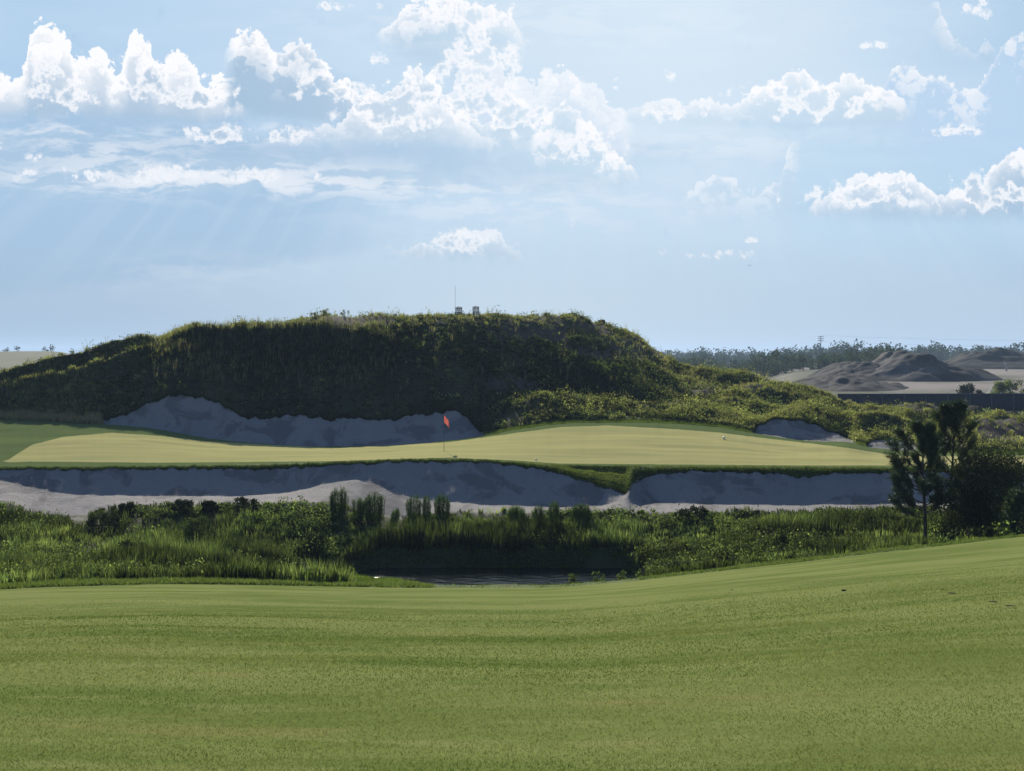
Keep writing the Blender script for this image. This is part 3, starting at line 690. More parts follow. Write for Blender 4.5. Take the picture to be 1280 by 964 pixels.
# bunker lips behind the green
parts = []
for lo, hi in ((122, 606), (941, 1068), (1082, 1146)):
    Bh = lip_line(EDY, EDp, lo, hi, .5, .03)
    k = len(Bh) * 6; ii = np.repeat(np.arange(len(Bh)), 6)
    hb = Bh[ii] + rng.normal(size=(k, 3)) * np.array([.08, .03, .02])
    parts.append(blades(hb, -.05 - .14 * rng.random(k), np.full(k, .02), np.stack([rng.normal(size=k) * .04, -.05 - .08 * rng.random(k)], -1), colmix(k, DARK)))
    parts.append(tufts(Bh + np.array([0, .1, 0]), 6, .1, np.full(len(Bh), .16), .02, DARK, .6))
o = foliage('bunker_lip_grass', parts, M['leaf']); tag(o, 'dark grass hanging over the sand lips behind the green', 'grass', kind='stuff')

# ------------------------------------------------------------------ individual plants
def shrub(name, px, Y, w, h, label, cat='shrub', group=None, pal=None, leaf=.10, n=26, mat='leaf_dark', dens=60, upright=0):
    base = on(px, Y, -.05); r = empty(name, base); tag(r, label, cat, group)
    mb = MB(); C = []; R = []
    for k in range(n):
        a = random.random() * 2 * math.pi; q = math.sqrt(random.random())
        zz = h * (.12 + .78 * random.random()); lim = w * .5 * math.sqrt(max(.05, 1 - (zz / h) ** 2 * (.75 - .4 * upright)))
        c = Vector((math.cos(a) * q * lim, math.sin(a) * q * lim, zz)); rr = min(w, h) * (.13 + .10 * random.random())
        C.append(c); R.append(rr)
        if k < 12: mb.tube([(c.x * .05, c.y * .05, 0), (c.x * .5, c.y * .5, c.z * .6), tuple(c)], [.022, .014, .006], 5)
    mb.build('stems', M['stem'], r)
    foliage('foliage', [clumpleaf(np.array([tuple(c) for c in C]), dens, np.array(R) * 1.25, leaf, leaf * .55, pal or DARK, 1.0, .25)] +
            [clumpleaf(np.array([tuple(c - Vector((0, 0, q))) for c, q in zip(C, R)]), dens // 2, np.array(R), leaf, leaf * .55, pal or DARK, 1.0, .1)], M[mat], r)
    return r
def weed_clump(px, Y, w, h, label, lean=0):
    base = on(px, Y, -.05); r = empty('tall_weed', base); tag(r, label, 'weeds', 'tall feathery weeds in front of the bunker')
    n = int(34 * w / .5); C = []; mb = MB(); parts = []
    for k in range(n):
        x = (random.random() - .5) * w; y = (random.random() - .5) * .5; hh = h * (.80 + .2 * random.random()) * (1 - .25 * abs(x / w * 2) ** 3)
        tx = x * 1.12 + lean * hh
        mb.tube([(x * .7, y * .6, 0), ((x + tx) / 2, y, hh * .5), (tx, y, hh)], [.010, .008, .003], 4, False)
        m = 55; t = .15 + .87 * rng.random(m)
        p = np.stack([x * .7 + (tx - x * .7) * t, np.full(m, y), hh * t * .98], -1) + rng.normal(size=(m, 3)) * (.05 - .03 * t[:, None])
        c = colmix(m, [(.040, .072, .024), (.055, .092, .03), (.032, .058, .02)])
        dirs = rng.normal(size=(m, 3)) * .5; dirs[:, 2] += 1.0
        parts.append(leaves(p, .10 + .08 * rng.random(m), np.full(m, .016), c, 0, dirs))
    mb.build('stems', M['stem'], r); foliage('foliage', parts, M['leaf'], r); return r
WEEDS = [(424, 70.3, .85, 1.55, 'broad feathery weed at the left end of the tall row before the bunker', 0),
         (447, 70.0, .55, 1.35, 'thin pale feathery weed between two broad ones at the left of the tall row', 0),
         (468, 70.2, .95, 1.62, 'broadest dark feathery weed just left of the bare sand gap', 0),
         (490, 70.0, .35, 1.05, 'short feathery weed leaning right over the sand gap', .25),
         (517, 70.3, .65, 1.62, 'tall narrow feathery weed just right of the bare sand gap', 0),
         (533, 70.5, .40, 1.5, 'slim feathery weed in the middle of the trio below the flag', 0),
         (553, 70.3, .75, 1.52, 'round topped feathery weed directly below the red flag', 0),
         (646, 69.6, .75, 1.15, 'feathery weed showing against the shaded sand right of the flag', 0),
         (674, 69.6, .55, 1.25, 'upright feathery weed below the white ball on the green', 0),
         (692, 69.8, .45, 1.45, 'tallest thin feathery weed below the start of the grass tongue', 0),
         (727, 69.6, 1.0, 1.2, 'wide feathery weed below the middle of the grass tongue', 0)]
for a in WEEDS: weed_clump(*a)
SH = 'dark shrubs along the sand edge'
for a in [(160, 70.6, 1.1, .55, 'low dark shrub by the grey sand patch at left'),
          (228, 70.9, 1.2, .6, 'dark round shrub left of centre of the shrub row on the sand edge'),
          (262, 71.0, .8, .5, 'smallest dark shrub in the row on the sand edge'),
          (306, 70.8, 1.5, .7, 'widest dark shrub on the sand edge under the lit sand')]:
    shrub('shrub', *a, group=SH, n=22, dens=60)
for px, Y, w, h, lb, pal in [
    (205, 66.5, 1.5, .8, 'mid green shrub in the marsh below the two sand edge shrubs at left', GREEN),
    (130, 67.5, 1.7, .75, 'wide dark shrub just below the grey sand patch', DARK),
    (248, 63.0, 1.5, 1.5, 'tall bluish green bush standing out in the left marsh', GREEN + DARK),
    (165, 58.5, 1.1, 1.0, 'dark spiky bush close behind the fairway edge at left', DARK),
    (395, 65.5, 1.4, .9, 'very dark bush left of the pond', DARK),
    (322, 58.5, 1.0, .6, 'round dark bush on the bank just left of the pale rocks', DARK),
    (862, 70.2, 1.9, .7, 'dark bush under the right end of the sand strip', DARK),
    (935, 69.8, 2.4, .6, 'long dark bush under the right front bunker', DARK),
    (850, 57.2, 1.5, .75, 'leafy green bush at the right end of the pond', GREEN),
    (905, 56.5, 1.6, .65, 'low leafy bush behind the fairway edge right of the pond', GREEN + DARK)]:
    shrub('marsh_bush', px, Y, w, h, lb, 'bush', 'bushes in the marsh', pal=pal, n=26, dens=60)
# big dark shrubs by the pines
shrub('large_shrub', 1240, 62.5, 3.6, 4.25, 'big near black shrub right of the two pines', 'shrub', pal=[(.045, .064, .032), (.065, .082, .04), (.10, .09, .05)], leaf=.12, n=130, dens=110, upright=.5)
shrub('large_shrub', 1203, 61.5, 2.2, 3.1, 'dark leafy shrub at the foot of the taller pine', 'shrub', pal=[(.026, .042, .02), (.036, .05, .024)], leaf=.10, n=60, dens=100, upright=.5)
shrub('large_shrub', 1205, 58.0, 2.3, 1.15, 'rounded low shrub in front of the big dark shrub', 'shrub', pal=[(.032, .048, .022), (.05, .06, .03), (.075, .075, .035)], leaf=.09, n=40, dens=80)
shrub('large_shrub', 1258, 57.5, 1.6, .95, 'yellowish green shrub at the right edge above the fairway', 'shrub', pal=[(.07, .10, .03), (.10, .12, .04), (.05, .07, .03)], leaf=.09, n=30, dens=70)

def pine(px, Y, h, lean, limbs, label, crown_pal, tuft_n=60, nl=.22, trunk_r=.085, low=.28):
    base = on(px, Y, -.1); r = empty('pine_tree', base); tag(r, label, 'pine tree', 'young pines at the right')
    mb = MB(); pts = []; rad = []
    for i in range(12):
        t = i / 11; pts.append(Vector((lean * t * h + .05 * math.sin(t * 7 + px), .04 * math.sin(t * 5), h * t))); rad.append(trunk_r * (1 - t) ** .8 + .012)
    mb.tube(pts, rad, 8); tr = mb.build('trunk', M['bark'], r, smooth=True)
    def at(t):
        k = min(int(t * 11), 10); f = t * 11 - k; return pts[k].lerp(pts[k + 1], f)
    mb = MB(); TC = []; TD = []; TL = []
    for (t, ang, L, up) in limbs:
        p0 = at(t); d = Vector((math.cos(ang), math.sin(ang), up)).normalized()
        seg = [p0]; cur = p0.copy(); dd = d.copy(); ns = 6
        for s in range(ns):
            dd = (dd + Vector((random.uniform(-.12, .12), random.uniform(-.12, .12), .10 + .10 * random.random()))).normalized(); cur = cur + dd * L / ns; seg.append(cur.copy())
            if s >= 1:
                for q in range(3):
                    sd = (dd + Vector((random.uniform(-.9, .9), random.uniform(-.9, .9), random.uniform(-.1, .7)))).normalized(); l2 = L * random.uniform(.16, .34)
                    e_ = cur + sd * l2; mb.tube([cur, cur + sd * l2 * .6, e_], [.011, .008, .005], 4, False)
                    TC.append(e_ - sd * nl * .8); TD.append(sd); TL.append(random.uniform(.8, 1.2))
                    if random.random() < .6: TC.append(cur + sd * l2 * .45 - sd * .05); TD.append((sd + Vector((0, 0, .4))).normalized()); TL.append(.8)
        TC.append(seg[-1] - dd * .1); TD.append(dd); TL.append(1.3)
        mb.tube(seg, [.03 * (1 - k / (ns + 1)) + .006 for k in range(ns + 1)], 5)
    for t in (.86, .9, .94, .98, 1.0): TC.append(at(t)); TD.append(Vector((random.uniform(-.1, .1), random.uniform(-.1, .1), 1)).normalized()); TL.append(1.2)
    mb.build('branches', M['bark'], r)
    nT = len(TC); k = nT * tuft_n; ii = np.repeat(np.arange(nT), tuft_n)
    C = np.array([tuple(c) for c in TC])[ii]; D = np.array([tuple(c) for c in TD])[ii]; LL = np.array(TL)[ii]
    s = rng.random(k); p = C + D * (s * nl * 1.6 * LL)[:, None]
    q = rng.normal(size=(k, 3)); q -= D * (q * D).sum(1)[:, None]; q /= np.linalg.norm(q, axis=1)[:, None] + 1e-9
    nd = D * .8 + q * .95
    parts = leaves(p, nl * LL * (.7 + .5 * rng.random(k)), np.full(k, .020), colmix(nT, crown_pal, .15)[ii], 0, nd)
    foliage('needles', [parts], M['needle'], r); return r
PAL_P = [(.045, .070, .036), (.060, .090, .042), (.08, .105, .05)]
PI = math.pi
random.seed(11)
limbsA = [(.70, -.2, 1.0, .8), (.56, -.1, .9, .5), (.52, PI * 1.02, 1.5, .12), (.48, PI * .55, 1.0, .3), (.46, .15, .8, .4), (.32, -.3, .8, .2), (.50, PI * .85, 1.2, .05), (.94, PI * .9, .45, 1.2), (.92, .3, .5, 1.3), (.86, PI * 1.05, .85, .9), (.84, -.3, .8, 1.2), (.78, PI * .95, 1.25, .45), (.77, .2, .8, 1.1), (.76, PI * 1.4, .8, .7),
          (.66, PI * 1.0, 1.55, .30), (.64, .1, .75, .6), (.60, PI * .93, 1.4, .15), (.62, PI * .5, .9, .5), (.40, PI * 1.0, 1.5, .12), (.36, PI * .92, 1.35, .05), (.34, PI * 1.1, 1.2, -.02), (.38, -.1, .7, .3), (.44, PI * 1.35, .8, .3), (.28, PI * 1.0, 1.3, -.05)]
pine(1156, 62.0, 5.35, -.012, limbsA, 'slender open pine with long branches reaching left', PAL_P, 52)
limbsB = [(.93, PI * .85, .6, 1.8), (.90, .25, .8, 1.9), (.85, PI, 1.0, 1.5), (.82, .1, 1.2, 1.5), (.78, PI * 1.5, .9, 1.0), (.74, PI * .95, 1.3, 1.2), (.70, .15, 1.3, 1.0), (.66, PI * .5, 1.0, .8),
          (.62, PI, 1.2, .7), (.58, -.1, 1.2, .7), (.52, PI * 1.05, 1.1, .5), (.48, .2, 1.2, .4), (.42, PI * 1.6, 1.0, .4), (.36, PI, 1.0, .3), (.34, 0, 1.1, .3)]
pine(1190, 63.5, 5.85, .0, limbsB, 'taller dense pine with upswept branches next to the dark shrub', PAL_P, 60)
limbsC = [(.9, PI, .4, 1.0), (.8, PI * .9, .7, .8), (.7, PI * 1.2, .8, .5), (.6, PI, .9, .5), (.5, PI * .8, .9, .3), (.75, .2, .6, .8), (.55, -.2, .8, .5), (.4, PI, .9, .2), (.4, .2, .8, .2), (.3, PI * 1.1, .8, .1)]
pine(1281, 56.5, 2.15, 0, limbsC, 'small pale needled pine at the right edge of the picture', [(.07, .10, .05), (.09, .125, .06)], 60, .15, .05)
# saplings
def sapling(px, Y, h, w, label):
    base = on(px, Y, -.03); r = empty('sapling', base); tag(r, label, 'sapling')
    MB().tube([(0, 0, 0), (.02, 0, h * .5), (0, .02, h)], [.02, .014, .005], 6).build('trunk', M['stem'], r)
    C = []
    for k in range(16):
        z = h * (.35 + .62 * random.random()); a = random.random() * 6.28; q = w * .5 * random.random() * (1.15 - z / h * .6); C.append((math.cos(a) * q, math.sin(a) * q, z))
    foliage('foliage', [clumpleaf(np.array(C), 34, .14, .08, .045, DARK, 1.2)], M['leaf_dark'], r)
sapling(978, 55.5, 1.35, .75, 'small dark sapling on a thin trunk behind the fairway edge')
sapling(1236, 53.2, .5, .35, 'tiny dark seedling at the fairway edge below the shrubs')
# seedlings at the pond's near right shore
for px, h, lb in ((716, .55, 'leftmost small leafy plant standing in front of the pond'), (748, .75, 'taller leafy plant in front of the pond near its right end'), (776, .5, 'small leafy plant where the pond meets the right bank')):
    Y = 51.5; base = on(px, Y, -.03); hh = float(zof(726 if px < 760 else 722, Y)) - base.z + h * .35
    r = empty('shore_plant', base); tag(r, lb, 'plant', 'leafy plants before the pond')
    MB().tube([(0, 0, 0), (.02, 0, hh)], [.012, .005], 5).build('stem', M['stem'], r)
    Cc = np.array([(random.uniform(-.16, .16), random.uniform(-.1, .1), hh * random.uniform(.45, 1.0)) for _ in range(14)])
    foliage('leaves', [clumpleaf(Cc, 16, .09, .09, .04, GREEN, 1.0)], M['leaf'], r)
# plants on the skyline
for px, h, lb in ((393, .45, 'spindly weed on the skyline left of the other two'), (405, .4, 'small leafy weed in the middle of the three on the skyline'), (432, .5, 'broad leafy weed on the highest left part of the skyline')):
    Y = float(np.interp(px, PX, SY)) - .2; r = empty('skyline_weed', on(px, Y, -.03)); tag(r, lb, 'weed', 'weeds on the skyline of the mound')
    mb = MB(); Cc = []
    for q in range(6):
        x = random.uniform(-.5, .5); hq = h * random.uniform(.5, 1.1); mb.tube([(x * .6, 0, 0), (x, 0, hq)], [.014, .007], 4); Cc += [(x, 0, hq), (x * .9, 0, hq * .75)]
    mb.build('stem', M['stem'], r); foliage('leaves', [clumpleaf(np.array(Cc), 12, .10, .11, .05, GREEN, 1.0)], M['leaf'], r)
for px, lb in ((752, 'small dark bush on the right part of the skyline'), (245, 'small dark bush on the left part of the skyline')):
    Y = float(np.interp(px, PX, SY)) - .3
    shrub('skyline_bush', px, Y, .8, .55, lb, 'bush', 'bushes on the skyline', pal=DARK, n=10, dens=40)
# yellow-green bushes on the right shoulder
for px, Y, w, h, lb, pal in [(925, 121, 3.0, .9, 'pale yellow green bush on top of the right shoulder', YEL), (975, 120, 3.6, 1.0, 'dark centred green bush on the right shoulder above the side bunker', GREEN),
                             (1012, 121.5, 2.4, .7, 'small yellow green bush at the end of the right shoulder', YEL), (745, 119, 2.4, .9, 'grey green bush on the slope above the spur', GREEN), (770, 121, 2.0, .7, 'second grey green bush a little higher on the slope above the spur', GREEN),
                             (720, 124.0, 1.8, .6, 'round pale bush high on the shaded slope', [(.10, .12, .06)])]:
    shrub('slope_bush', px, Y, w, h, lb, 'bush', 'bushes on the mound', pal=pal, n=26, leaf=.14, dens=50, mat='leaf')

# ------------------------------------------------------------------ rocks and small things
def rock(px, Y, s, label, mat='rock', name='rock', cat='rock', group=None, dz=0, squash=.6):
    import bmesh
    bm = bmesh.new(); bmesh.ops.create_icosphere(bm, subdivisions=3, radius=1)
    sd = random.random() * 50
    for v in bm.verts:
        nz = 1 + .28 * (float(fbm(np.array([v.co.x * 1.3 + sd]), np.array([v.co.y * 1.3 + v.co.z]), 5, 3)[0]))
        v.co = Vector((v.co.x * nz * s, v.co.y * nz * s * .8, v.co.z * nz * s * squash))
    me = bpy.data.meshes.new(name); bm.to_mesh(me); bm.free()
    for p in me.polygons: p.use_smooth = True
    o = link(name, me, M[mat], None, on(px, Y, dz)); tag(o, label, cat, group); return o
Yr = 60.4
for px, Y, s, lb in ((357, 61.6, .20, 'leftmost pale rock on the pond bank'), (366, 61.0, .17, 'small pale rock between its larger neighbours on the pond bank'), (377, 61.4, .23, 'largest pale rock beside the left end of the pond'), (387, 60.8, .19, 'rightmost pale rock nearest the water')):
    rock(px, Y, s, lb, group='pale rocks at the pond', dz=.28)
M['soil'] = simple('dark_soil', (.03, .028, .02), .95, .05, .3, 30)
Yc = find_Y(1055, 739, 8, 50); rock(1055, Yc, .0017 * Yc, 'dark clod of turf lying on the fairway', 'soil', 'turf_clod', 'clod', dz=.0)
Yc = find_Y(915, 738, 8, 50); rock(915, Yc, .0009 * Yc, 'smallest dark clod on the fairway, left of the other', 'soil', 'turf_clod', 'clod')
for px, py, lb in ((1241, 752, 'thin dark divot scar on the fairway at the right'), (1262, 757, 'ragged divot scar nearest the right edge'), (1190, 741, 'long faint divot scar below the right rise')):
    Yc = find_Y(px, py, 8, 50); o = rock(px, Yc, .0032 * Yc, lb, 'soil', 'divot', 'divot', 'divot scars in the fairway', dz=-.004, squash=.06)
Yb = find_Y(670, 575.5, 79.9, 95)
def ball(px, Y, r, label):
    import bmesh
    bm = bmesh.new(); bmesh.ops.create_icosphere(bm, subdivisions=3, radius=r); me = bpy.data.meshes.new('golf_ball'); bm.to_mesh(me); bm.free()
    for p in me.polygons: p.use_smooth = True
    tag(link('golf_ball', me, M['white'], None, on(px, Y, r * .95)), label, 'ball', 'white balls on the green')
ball(670, Yb, .055, 'white ball near the front lip of the green')
ball(905, find_Y(905, 549, 80, 103), .09, 'white ball at the back right of the green')
# flagstick
Yg = find_Y(555, 564, 80, 97); base = on(555, Yg)
r = empty('golf_flagstick', base); tag(r, 'golf hole flagstick with a drooping red flag on the green', 'flagstick')
top_z = float(zof(519, Yg)) - base.z
MB().tube([(0, 0, -.05), (0, 0, top_z)], [.014, .011], 8).build('pole', M['pole'], r)
nu, nv = 14, 18; V = np.zeros((nv, nu, 3))
for i in range(nv):
    for j in range(nu):
        u = j / (nu - 1); v = i / (nv - 1)
        V[i, j] = (.012 + .36 * u * (1 - .15 * v) * (.75 + .25 * v), .07 * math.sin(u * 9 + v * 2) * (.3 + u), top_z - .03 - .42 * v - .34 * u ** 1.3)
cc = np.broadcast_to(np.array((.50, .12, .10)), (nv, nu, 3)).copy()
link('flag', grid_mesh('flag', V, cc), M['flag'], r)
MB().tube([(0, 0, 0.002), (0, 0, .006)], [.054, .054], 16).build('hole_cup', M['soil'], r)
# thin stick on the skyline
Yk = float(np.interp(569, PX, SY)) - .3; b = on(569, Yk)
o = MB().tube([(0, 0, -.1), (0, 0, float(zof(357, Yk)) - b.z)], [.012, .009], 6).build('marker_stick', M['pale_pole'], None, b); tag(o, 'thin pale stick standing on the mound by the left chair', 'stick')
# slatted chairs
def chair_parts(root):
    mb = MB()
    from mathutils import Matrix
    R = Matrix.Rotation(math.radians(18), 3, 'X')
    for k in range(5):
        x = (k - 2) * .125; hh = .82 - .03 * abs(k - 2)
        mb.box(Vector((x, -.22, .34)) + R @ Vector((0, 0, hh / 2)), (.082, .022, hh), R)
    mb.box(Vector((0, -.20, .34)) + R @ Vector((0, -.004, .22)), (.62, .026, .07), R); mb.box(Vector((0, -.20, .34)) + R @ Vector((0, -.004, .62)), (.60, .026, .06), R)
    mb.build('backrest', M['dark_wood'], root)
    mb = MB()
    for k in range(6): mb.box((0, -.16 + k * .10, .33 + k * .018), (.56, .085, .02))
    mb.build('seat', M['dark_wood'], root)
    for s in (-1, 1):
        MB().box((s * .33, .08, .58), (.13, .72, .024)).build('armrest', M['dark_wood'], root)
        MB().box((s * .30, .36, .285), (.03, .09, .57)).build('leg', M['dark_wood'], root)
        MB().box((s * .295, -.26, .285), (.03, .09, .57)).build('leg', M['dark_wood'], root)
    return root
Yk = float(np.interp(584, PX, SY)) - .6
Yk += .9
ch = empty('garden_chair', on(573, Yk, -.12)); ch.scale = (.92,) * 3; ch.rotation_euler.z = .12; chair_parts(ch); tag(ch, 'slatted garden chair on top of the mound beside the thin stick', 'chair', 'slatted chairs on top of the mound')
c2_ = ch.copy(); COL.objects.link(c2_); c2_.location = on(595.5, Yk, -.08); c2_.rotation_euler.z = -.1; c2_['label'] = 'right hand slatted garden chair on top of the mound'
for k in list(ch.children):
    q = k.copy(); COL.objects.link(q); q.parent = c2_

# ------------------------------------------------------------------ beyond the hill
def heap(name, x0, Y, wx, wy, h, seed, cols, label, peak=.5, rough=.25):
    gb = gz(CX + F * x0 / Y, Y - wy * .2) - .5
    n = 90; u = np.linspace(-1, 1, n); gx, gy = np.meshgrid(u, u)
    r = np.sqrt(gx ** 2 + gy ** 2); b = np.clip(1 - r, 0, 1)
    z = h * (b ** .85) * (1 + rough * 1.9 * fbm(gx * 2.2 + seed, gy * 2.2, seed, 4)) + h * rough * .38 * fbm(gx * 7, gy * 7, seed + 5, 5) * sm(0, .3, b)
    ax = gx + .12 * fbm(gx * 2, gy * 2, seed + 9, 2)
    Pp = np.stack([x0 + ax * wx / 2, Y + gy * wy / 2, gb + np.maximum(z, -.2) + .0 * gx], -1)
    t = np.clip(.5 + 1.4 * fbm(gx * 4, gy * 4, seed + 3, 4), 0, 1)
    o = link(name, grid_mesh(name, Pp, lerp3(cols[0], cols[1], t)), M['ground']); tag(o, label, 'mound'); return o
def hx(px, Y): return (px - CX) / F * Y
heap('spoil_heap', hx(1128, 350), 350, 46, 46, 7.6, 3, ((.035, .036, .038), (.13, .12, .115)), 'tallest brown spoil heap in the earthworks')
heap('spoil_heap', hx(1078, 352), 352, 28, 40, 5.6, 8, ((.035, .036, .038), (.06, .06, .06)), 'dark shoulder heap left of the tallest spoil heap')
heap('spoil_heap', hx(1055, 300), 300, 30, 40, 4.2, 12, ((.040, .042, .045), (.085, .08, .078)), 'low grey spoil slope behind the left end of the dark fence')
heap('spoil_heap', hx(1255, 520), 520, 64, 60, 7.6, 15, ((.03, .032, .03), (.05, .05, .045)), 'smooth dark spoil heap at the right edge of the picture')
heap('spoil_heap', hx(1205, 515), 515, 40, 40, 3.6, 18, ((.03, .032, .03), (.055, .052, .045)), 'low dark spoil heap joining the smooth one from the left')
heap('sand_heap', hx(26, 260), 260, 4.5, 6, 2.6, 21, ((.5, .46, .42), (.62, .58, .54)), 'small white sand heap beyond the left end of the mound', rough=.1)
# screened fence
Yf_ = 200; x0 = hx(1047, Yf_); x1 = hx(1620, Yf_ + 6); L = math.hypot(x1 - x0, 6); ang = math.atan2(6, x1 - x0)
fr = empty('screened_fence', (x0, Yf_, -2.4)); fr.rotation_euler.z = ang; tag(fr, 'long dark screened fence in front of the earthworks', 'fence')
H_ = float(zof(493, Yf_)) + 2.4
n = int(L / .12); V = np.zeros((2, n, 3)); V[0, :, 0] = V[1, :, 0] = np.linspace(0, L, n); V[:, :, 1] = .035 * np.sin(np.arange(n) * math.pi / 2.5); V[1, :, 2] = H_
me = grid_mesh('screen', V); so = link('screen', me, M['screen'], fr); so.modifiers.new('t', 'SOLIDIFY').thickness = .02
MB().box((L / 2, 0, H_ + .04), (L, .08, .08)).build('top_rail', M['steel'], fr)
pole_me = None
for k in range(int(L / 3.2) + 1):
    if pole_me is None:
        p = MB().tube([(0, 0, 0), (0, 0, H_ + .12)], [.05, .05], 8).build('post', M['steel'], fr, (k * 3.2, -.10, 0)); pole_me = p
    else:
        q = pole_me.copy(); COL.objects.link(q); q.parent = fr; q.location = (k * 3.2, -.10, 0)
# shrubs beyond the fence
shrub('site_bush', 1213, 245, 4.5, 2.6, 'dark bush behind the fence at the edge of the earthworks', 'bush', pal=DARK, leaf=.35, n=26, dens=50)
shrub('site_bush', 1262, 240, 5.5, 3.4, 'pale green bush behind the fence near the right edge', 'bush', pal=YEL + GREEN, leaf=.35, n=30, dens=50, mat='leaf')
shrub('site_bush', 4, 235, 3, 2.0, 'dark bush at the left edge beyond the mound', 'bush', pal=DARK, leaf=.3, n=20, dens=50)
heap('sand_heap', hx(1245, 262), 262, 4.5, 5, 2.7, 25, ((.5, .46, .42), (.62, .58, .54)), 'small white sand heap between two bushes behind the fence', rough=.1)
# pale tank post and pipe on the site
b = Vector((hx(1258, 430), 430, -2.2)); r = empty('site_post', b); tag(r, 'pale post standing on the earthworks before the dark heap', 'post')
MB().tube([(0, 0, 0), (0, 0, 5.6)], [.30, .25], 10).build('post', M['rock'], r); MB().box((0, 0, 5.8), (1.2, .5, .5)).build('cap', M['rock'], r)
r = empty('drain_pipe', (hx(1245, 330), 330, -1.2)); tag(r, 'dark drain pipe lying on the bare earth at the right', 'pipe')
MB().tube([(-4.5, 0, .5), (12, 2, .5)], [.55, .55], 14).build('barrel', M['soil'], r)
MB().box((-4.0, 0, -.4), (.5, 1.4, .9)).build('cradle', M['steel'], r); MB().box((4.0, 1, -.4), (.5, 1.4, .9)).build('cradle', M['steel'], r)

# tree lines far away
def treeline(name, Y0, Y1, p0, p1, n, hmin, hmax, pal, label, face=.9, per=110, seedh=0):
    C = []; R = []; mb = MB()
    for k in range(n):
        Y = random.uniform(Y0, Y1); px = random.uniform(p0, p1); h = random.uniform(hmin, hmax) * (.75 + .5 * float(vnoise(np.array([px / 40.]), np.array([Y / 300. + seedh]), 3)[0]))
        x = hx(px, Y); g = gz(min(max(px, PX[0]), PX[-1]), Y); wd = h * random.uniform(.28, .5)
        mb.tube([(x, Y, g - .2), (x, Y, g + h * .8)], [h * .025, h * .01], 4, False)
        for q in range(5):
            C.append((x + random.uniform(-.6, .6) * wd, Y + random.uniform(-.6, .6) * wd, g + h * random.uniform(.12, .85))); R.append(wd * random.uniform(.5, .8))
    C = np.array(C); R = np.array(R)
    idx = np.repeat(np.arange(len(C)), per // 5); k = len(idx); d = rng.normal(size=(k, 3)); d /= np.linalg.norm(d, axis=1)[:, None]; d *= (rng.random(k) ** .4)[:, None] * R[idx][:, None]
    lv = leaves(C[idx] + d, face * (.6 + .8 * rng.random(k)), face * .7 * (.6 + .8 * rng.random(k)), colmix(len(C), pal, .15)[idx], .2)
    V = np.array(mb.v); 
    tv = (V, np.array([i for f in mb.f for i in f]), np.arange(len(mb.f)) * 4, np.full(len(mb.f), 4), np.tile(np.array((.05, .045, .04)), (len(V), 1)))
    o = foliage(name, [lv, tv], M['leaf_dark']); tag(o, label, 'trees', kind='stuff')
DK = [(.035, .055, .03), (.05, .07, .038), (.06, .075, .045)]
treeline('far_woodland', 900, 1500, 790, 1500, 620, 7, 13, DK, 'hazy far woodland along the horizon at right', 1.7, 90)
treeline('middle_woodland', 430, 640, 815, 1130, 260, 4, 8, DK + [(.07, .085, .045)], 'nearer scrubby woodland left of the earthworks', .9, 100)
treeline('left_far_scrub', 640, 1100, -200, 190, 50, 2, 4.5, DK, 'scattered scrub on the far left skyline', .8, 60)
# mast and utility pole
def mast(px, py_top, Y, label, arms=True, rad=.22):
    g = gz(px, Y); h = float(zof(py_top, Y)) - g; r = empty('power_pole', (hx(px, Y), Y, g)); tag(r, label, 'pole')
    MB().tube([(0, 0, -.5), (0, 0, h)], [rad * 1.3, rad * .8], 8).build('shaft', M['steel'], r)
    if arms:
        for z in (.97, .90, .83): MB().box((0, 0, h * z), (3.2, .25, .3)).build('crossarm', M['steel'], r)
    return Vector((hx(px, Y), Y, g + h * .9))
A_ = mast(1026, 420, 800, 'tall steel power pole above the far woodland')
mast(63, 430, 640, 'small pole on the left horizon', False, .14)
B_ = mast(1760, 424, 720, 'next power pole along the line, beyond the right edge')
for dz, lb in ((1.8, 'upper wire of the power line above the horizon'), (-1.6, 'lower wire of the power line above the horizon')):
    pts = [A_.lerp(B_, t) + Vector((0, 0, dz - 10 * t * (1 - t))) for t in np.linspace(0, 1, 30)]
    o = MB().tube(pts, .035, 4).build('power_wire', M['steel']); tag(o, lb, 'wire', 'power line wires')
# a bird
b = pt(937, 332, 160); r = empty('bird', b); tag(r, 'tiny dark bird flying in the open sky', 'bird')
V = [(-.05, 0, 0), (0, .16, .02), (.05, 0, 0), (0, -.22, 0), (0, 0, .05), (0, .02, -.05), (-.22, .02, .07), (-.42, -.06, .02), (-.2, -.08, .06), (.22, .02, .07), (.42, -.06, .02), (.2, -.08, .06)]
Fc = [(0, 1, 4), (1, 2, 4), (2, 3, 4), (3, 0, 4), (1, 0, 5), (2, 1, 5), (3, 2, 5), (0, 3, 5), (0, 1, 6), (0, 6, 8), (6, 7, 8), (2, 9, 1), (2, 11, 9), (9, 11, 10)]
me = bpy.data.meshes.new('body'); me.from_pydata(V, [], Fc); link('body', me, M['soil'], r)

